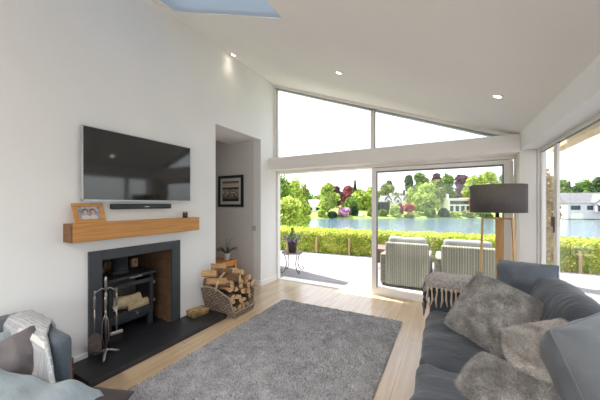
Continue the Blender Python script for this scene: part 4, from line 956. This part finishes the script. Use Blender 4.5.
# far shore from left to right
far = [
 (328, 88, 20, 184, 217, 'lime', 'tall pale yellow-green rounded tree on the far shore, left part'),
 (337, 112, 10, 187, 210, 'purple', 'slim dark purple tree behind the pale rounded tree'),
 (347, 118, 16, 187, 209, 'red', 'reddish purple tree left of the pointed conifer'),
 (360, 105, 16, 190, 216, 'lime', 'yellow-green tree just left of the door post'),
 (350, 90, 15, 198, 215, 'green', 'dark-based green tree above the pink bush'),
 (371, 104, 16, 187, 216, 'lime', 'light green tree behind the door post'),
 (386, 122, 16, 184, 200, 'olive', 'round olive tree behind the white house with dormers'),
 (389, 130, 10, 181, 198, 'dark', 'small dark treetop above the white house with dormers'),
 (409, 120, 9, 176, 196, 'dark', 'small dark round treetop right of the pale hill'),
 (421, 116, 18, 174, 210, 'green', 'tall green tree at the back of the central far-shore clump'),
 (425, 90, 24, 184, 216, 'lime', 'broad bright green tree in the middle of the far shore'),
 (438, 103, 16, 180, 212, 'olive', 'olive green tree right of the broad bright one'),
 (411, 96, 12, 188, 214, 'lime', 'light green tree at the left of the far-shore clump'),
 (436, 125, 12, 174, 195, 'purple', 'small purple treetop behind the central clump'),
 (447, 118, 16, 174, 206, 'green', 'tall green tree left of the large purple beech'),
 (461, 126, 17, 176, 206, 'purple', 'large dark purple beech above the modern white house'),
 (473, 110, 20, 177, 206, 'lime', 'yellow-green tree right of the purple beech'),
 (488, 106, 24, 173, 210, 'lime', 'broad yellow-green tree behind the lamp shade'),
 (507, 120, 20, 174, 212, 'green', 'green tree behind the right door stile'),
 (525, 104, 22, 178, 214, 'olive', 'olive tree hidden behind the corner post'),
 (545, 120, 20, 178, 214, 'olive', 'olive tree left of the stile in the side glazing'),
 (561, 104, 16, 180, 216, 'green', 'green tree right of the stile in the side glazing'),
 (574, 92, 16, 187, 214, 'dark', 'dark green tree at the left of the slate-roofed house'),
 (585, 132, 20, 180, 206, 'green', 'green tree behind the ridge of the slate-roofed house'),
 (602, 112, 18, 178, 206, 'dark', 'dark green tree at the right edge behind the slate-roofed house'),
 (624, 126, 22, 180, 212, 'green', 'green tree past the right edge of the side glazing'),
]
for i, a in enumerate(far): T_(*a, seed=i, dens=1.15)
for i, a in enumerate([(355, 106, 6, 183, 208, 'dark', 'slim pointed dark conifer beside the red tree'), (404, 118, 5, 192, 208, 'dark', 'tiny dark conifer right of the white house'), (569, 108, 6, 184, 208, 'dark', 'slim dark conifer left of the slate-roofed house')]): T_(*a, conifer=True, seed=i)
sh = [(344, 86, 12, 208, 217, 'pink', 'round pink rhododendron bush at the water edge'), (355, 88, 7, 206, 217, 'dark', 'dark green bush right of the pink rhododendron'), (332, 84.5, 9, 212, 218, 'dark', 'dark low bush left of the pink rhododendron'),
      (322, 86, 8, 210, 218, 'lime', 'bright low bush right of the grey-roofed cottage'), (371, 87, 8, 209, 217, 'olive', 'olive low bush near the left door stile'), (383, 87, 9, 210, 218, 'green', 'green low bush in front of the dark boathouse'),
      (395, 86, 10, 206, 218, 'lime', 'bright bush in front of the white house with dormers'), (400, 90, 6, 204, 214, 'darkred', 'dark red shrub by the bright waterside bush'), (409, 88, 9, 204, 212, 'darkred', 'crimson shrub right of the white house'),
      (409, 84.5, 8, 213, 218, 'olive', 'olive low shrub under the crimson shrub'), (430, 85, 12, 209, 218, 'green', 'green shrub below the broad bright tree'), (444, 86, 10, 209, 218, 'dark', 'dark shrub left of the modern white house'),
      (455, 86, 9, 212, 218, 'lime', 'bright shrub under the modern white house'), (467, 86, 12, 211, 218, 'olive', 'olive shrub at the right foot of the modern white house'), (482, 86, 16, 210, 218, 'green', 'green shrub behind the lamp on the far shore'),
      (543, 86, 14, 206, 218, 'olive', 'olive shrub at the far shore seen through the narrow side pane'), (562, 85, 9, 208, 217, 'lime', 'bright shrub on the shore left of the far lawn')]
for i, a in enumerate(sh): T_(*a, name='waterside_bush', cat='bush', trunk=False, seed=40 + i, dens=.9)
# added shrub; its bronze colour stands in for a reflection in the side pane
T_(546, 4.9, 22, 172, 300, 'bronze', 'tall bronze-leaved shrub added in place of the brown reflection in the narrow side pane', 'reflection_shrub', 'shrub', trunk=False, dens=3, zg=-.004, lf=.05)

# houses on the far shore
def house(px, t, w, d, hw, label, wall=RENDERW, roof=SLATER, zb=None, py=212, roofh=2.0, flat=False, nwin=3, floors=2, turn=0, gable=False, dormers=0, over=.3):
    b0 = at(px, t, py); r = thing('house', b0, label, 'house'); Mh = Matrix.Translation(b0) @ Matrix.Rotation(TH + turn, 4, 'Z')
    def bd(mb, n_, m_, p=r, **k): return mb.xf(Mh).build(n_, m_, p, **k)
    bd(MB().box(-w / 2, 0, -2, w / 2, d, hw), 'walls', wall)
    if flat: bd(MB().box(-w / 2 - .4, -.6, hw, w / 2 + .4, d + .4, hw + .3), 'roof', roof)
    elif gable: bd(MB().prism([(-w / 2 - over, -over, hw - .2), (w / 2 + over, -over, hw - .2), (0, -over, hw + roofh)], (0, d + 2 * over, 0)), 'roof', roof); 
    else: bd(MB().prism([(-w / 2 - over, -over, hw), (-w / 2 - over, d + over, hw), (-w / 2 - over, d / 2, hw + roofh)], (w + 2 * over, 0, 0)), 'roof', roof)
    if gable: bd(MB().prism([(-w / 2 + .3, -over - .03, hw - .1), (w / 2 - .3, -over - .03, hw - .1), (0, -over - .03, hw + roofh - .5)], (0, .1, 0)), 'gable_wall', wall)
    for f in range(floors):
        for k in range(nwin):
            x = -w / 2 + w * (k + .5) / nwin; z = .6 + f * hw / floors; o = bd(MB().box(x - w / nwin * .3, -.05, z, x + w / nwin * .3, .05, z + hw / floors * .5), 'window', WINDK)
    for k in range(dormers):
        x = -w / 2 + w * (k + .5) / dormers; o = bd(MB().prism([(x - 1.1, .1, hw - .1), (x + 1.1, .1, hw - .1), (x + 1.1, .1, hw + .9), (x, .1, hw + roofh * .85), (x - 1.1, .1, hw + .9)], (0, 2.0, 0)), 'dormer', wall)
        bd(MB().prism([(x - 1.4, -.1, hw + .7), (x, -.1, hw + roofh * .95), (x + 1.4, -.1, hw + .7), (x + 1.4, -.1, hw + .9), (x, -.1, hw + roofh * 1.12), (x - 1.4, -.1, hw + .9)], (0, 2.4, 0)), 'dormer_roof', DARKW, o)
        bd(MB().box(x - .45, .02, hw + .1, x + .45, .12, hw + .8), 'dormer_window', WINDK, o)
    return r, Mh
r, Mh = house(398, 102, 10.5, 7, 3.6, 'white house with dormer windows across the lake, beyond the left armchair', roof=PALER, roofh=2.6, dormers=3, nwin=4, floors=1)
MB().box(-1.9, 3, 4, -1.2, 3.8, 7.2).xf(Mh).build('chimney', RENDERW, r)
r, Mh = house(383, 92, 4.6, 5, 2.9, 'dark timber boathouse on the far shore beside the white house', wall=DARKW, roof=SLATER, flat=True, nwin=3, floors=1, py=211)
r, Mh = house(460, 98, 8.0, 6, 5.0, 'modern white flat-roofed house across the lake, left of the lamp shade', flat=True, roof=RENDERW, nwin=4, floors=1, py=213)
MB().box(-3.6, -.15, 3.2, 3.0, -.0, 4.4).xf(Mh).build('upper_window', WINDK, r); MB().box(-4.0, -1.0, 2.6, 4.0, -.1, 3.0).xf(Mh).build('balcony', RENDERW, r)
MB().box(3.0, -.3, -1, 4.2, 6, 5.6).xf(Mh).build('brick_tower', BRICKR, r); MB().box(-3.7, 2, 5.2, -3.0, 2.8, 7.0).xf(Mh).build('chimney', RENDERW, r)
r, Mh = house(314, 97, 6.5, 5, 2.0, 'pale cottage with a grey pitched roof at the left end of the lake', roof=PALER, roofh=2.5, nwin=2, floors=1, py=212)
r, Mh = house(592, 78, 12, 8, 2.5, 'white house with a long slate roof seen through the side glazing', roof=SLATER, roofh=3.2, nwin=3, floors=1, py=212, turn=-.2)
m_ = MB(); m_.prism([(.2, -1.2, 0), (4.8, -1.2, 0), (4.8, -1.2, 2.6), (2.5, -1.2, 4.7), (.2, -1.2, 2.6)], (0, 2.6, 0)); m_.xf(Mh).build('gable_wing', RENDERW, r)
m_ = MB(); m_.prism([(-.2, -1.6, 2.4), (2.5, -1.6, 4.8), (5.2, -1.6, 2.4), (5.2, -1.6, 2.75), (2.5, -1.6, 5.2), (-.2, -1.6, 2.75)], (0, 4.5, 0)); m_.xf(Mh).build('wing_roof', SLATER, r)
MB().box(.6, -1.32, .2, 4.4, -1.2, 1.9).xf(Mh).build('window_front', WINDK, r); MB().box(.3, -2.3, 2.0, 4.7, -1.2, 2.3).xf(Mh).build('balcony', RENDERW, r)
MB().prism([(1.0, -1.32, 2.4), (4.0, -1.32, 2.4), (4.0, -1.32, 2.8), (2.5, -1.32, 4.1), (1.0, -1.32, 2.8)], (0, .1, 0)).xf(Mh).build('upper_window', WINDK, r)
# small white bench on the lawn
bn = at(360.5, 85, 216.5); rb = thing('garden_bench', bn, 'tiny white object on the far lawn right of the pink bush', 'bench')
MB().box(-.7, -.3, .0, .7, .3, .5).xf(Matrix.Translation(bn)).build('seat', RENDERW, rb); MB().box(-.7, .2, .5, .7, .3, 1.0).xf(Matrix.Translation(bn)).build('backrest', RENDERW, rb)

# ------------------------------------------------------------------ light
W = bpy.data.worlds.new('sky'); SC.world = W; W.use_nodes = True; nt = W.node_tree; n = nt.nodes; bg = n['Background']
sky = n.new('ShaderNodeTexSky'); sky.sky_type = 'NISHITA'; sky.sun_disc = False; sky.sun_elevation = math.radians(58); sky.sun_rotation = math.radians(-74); sky.dust_density = 2.5; sky.air_density = 1.0; sky.ozone_density = 1.0
mx = n.new('ShaderNodeMix'); mx.data_type = 'RGBA'; mx.inputs[0].default_value = .55; mx.inputs[7].default_value = (8, 8.1, 8.3, 1)
nt.links.new(sky.outputs[0], mx.inputs[6]); nt.links.new(mx.outputs[2], bg.inputs[0]); bg.inputs[1].default_value = .26
sl = bpy.data.lights.new('sun', 'SUN'); sl.energy = 8.5; sl.angle = math.radians(.6); sl.color = (1, .95, .86)
so = bpy.data.objects.new('sun', sl); COL.objects.link(so); so.rotation_euler = Vector((.59, -.17, -1)).to_track_quat('-Z', 'Y').to_euler(); so.location = (0, 0, 30)

# ------------------------------------------------------------------ camera
cd = bpy.data.cameras.new('camera'); co = bpy.data.objects.new('camera', cd); COL.objects.link(co)
cd.sensor_width = 36; cd.lens = F / 600 * 36; cd.shift_y = 4 / 600; cd.clip_end = 3000; cd.clip_start = .05
co.location = (0, 0, H); co.rotation_euler = (PI / 2, 0, TH); SC.camera = co
SC.view_settings.view_transform = 'Standard'; SC.view_settings.look = 'None'; SC.view_settings.gamma = 1; SC.view_settings.exposure = .46
SC.cycles.use_denoising = True; SC.cycles.max_bounces = 10; SC.cycles.transparent_max_bounces = 24; SC.cycles.diffuse_bounces = 6; SC.cycles.sample_clamp_indirect = 8
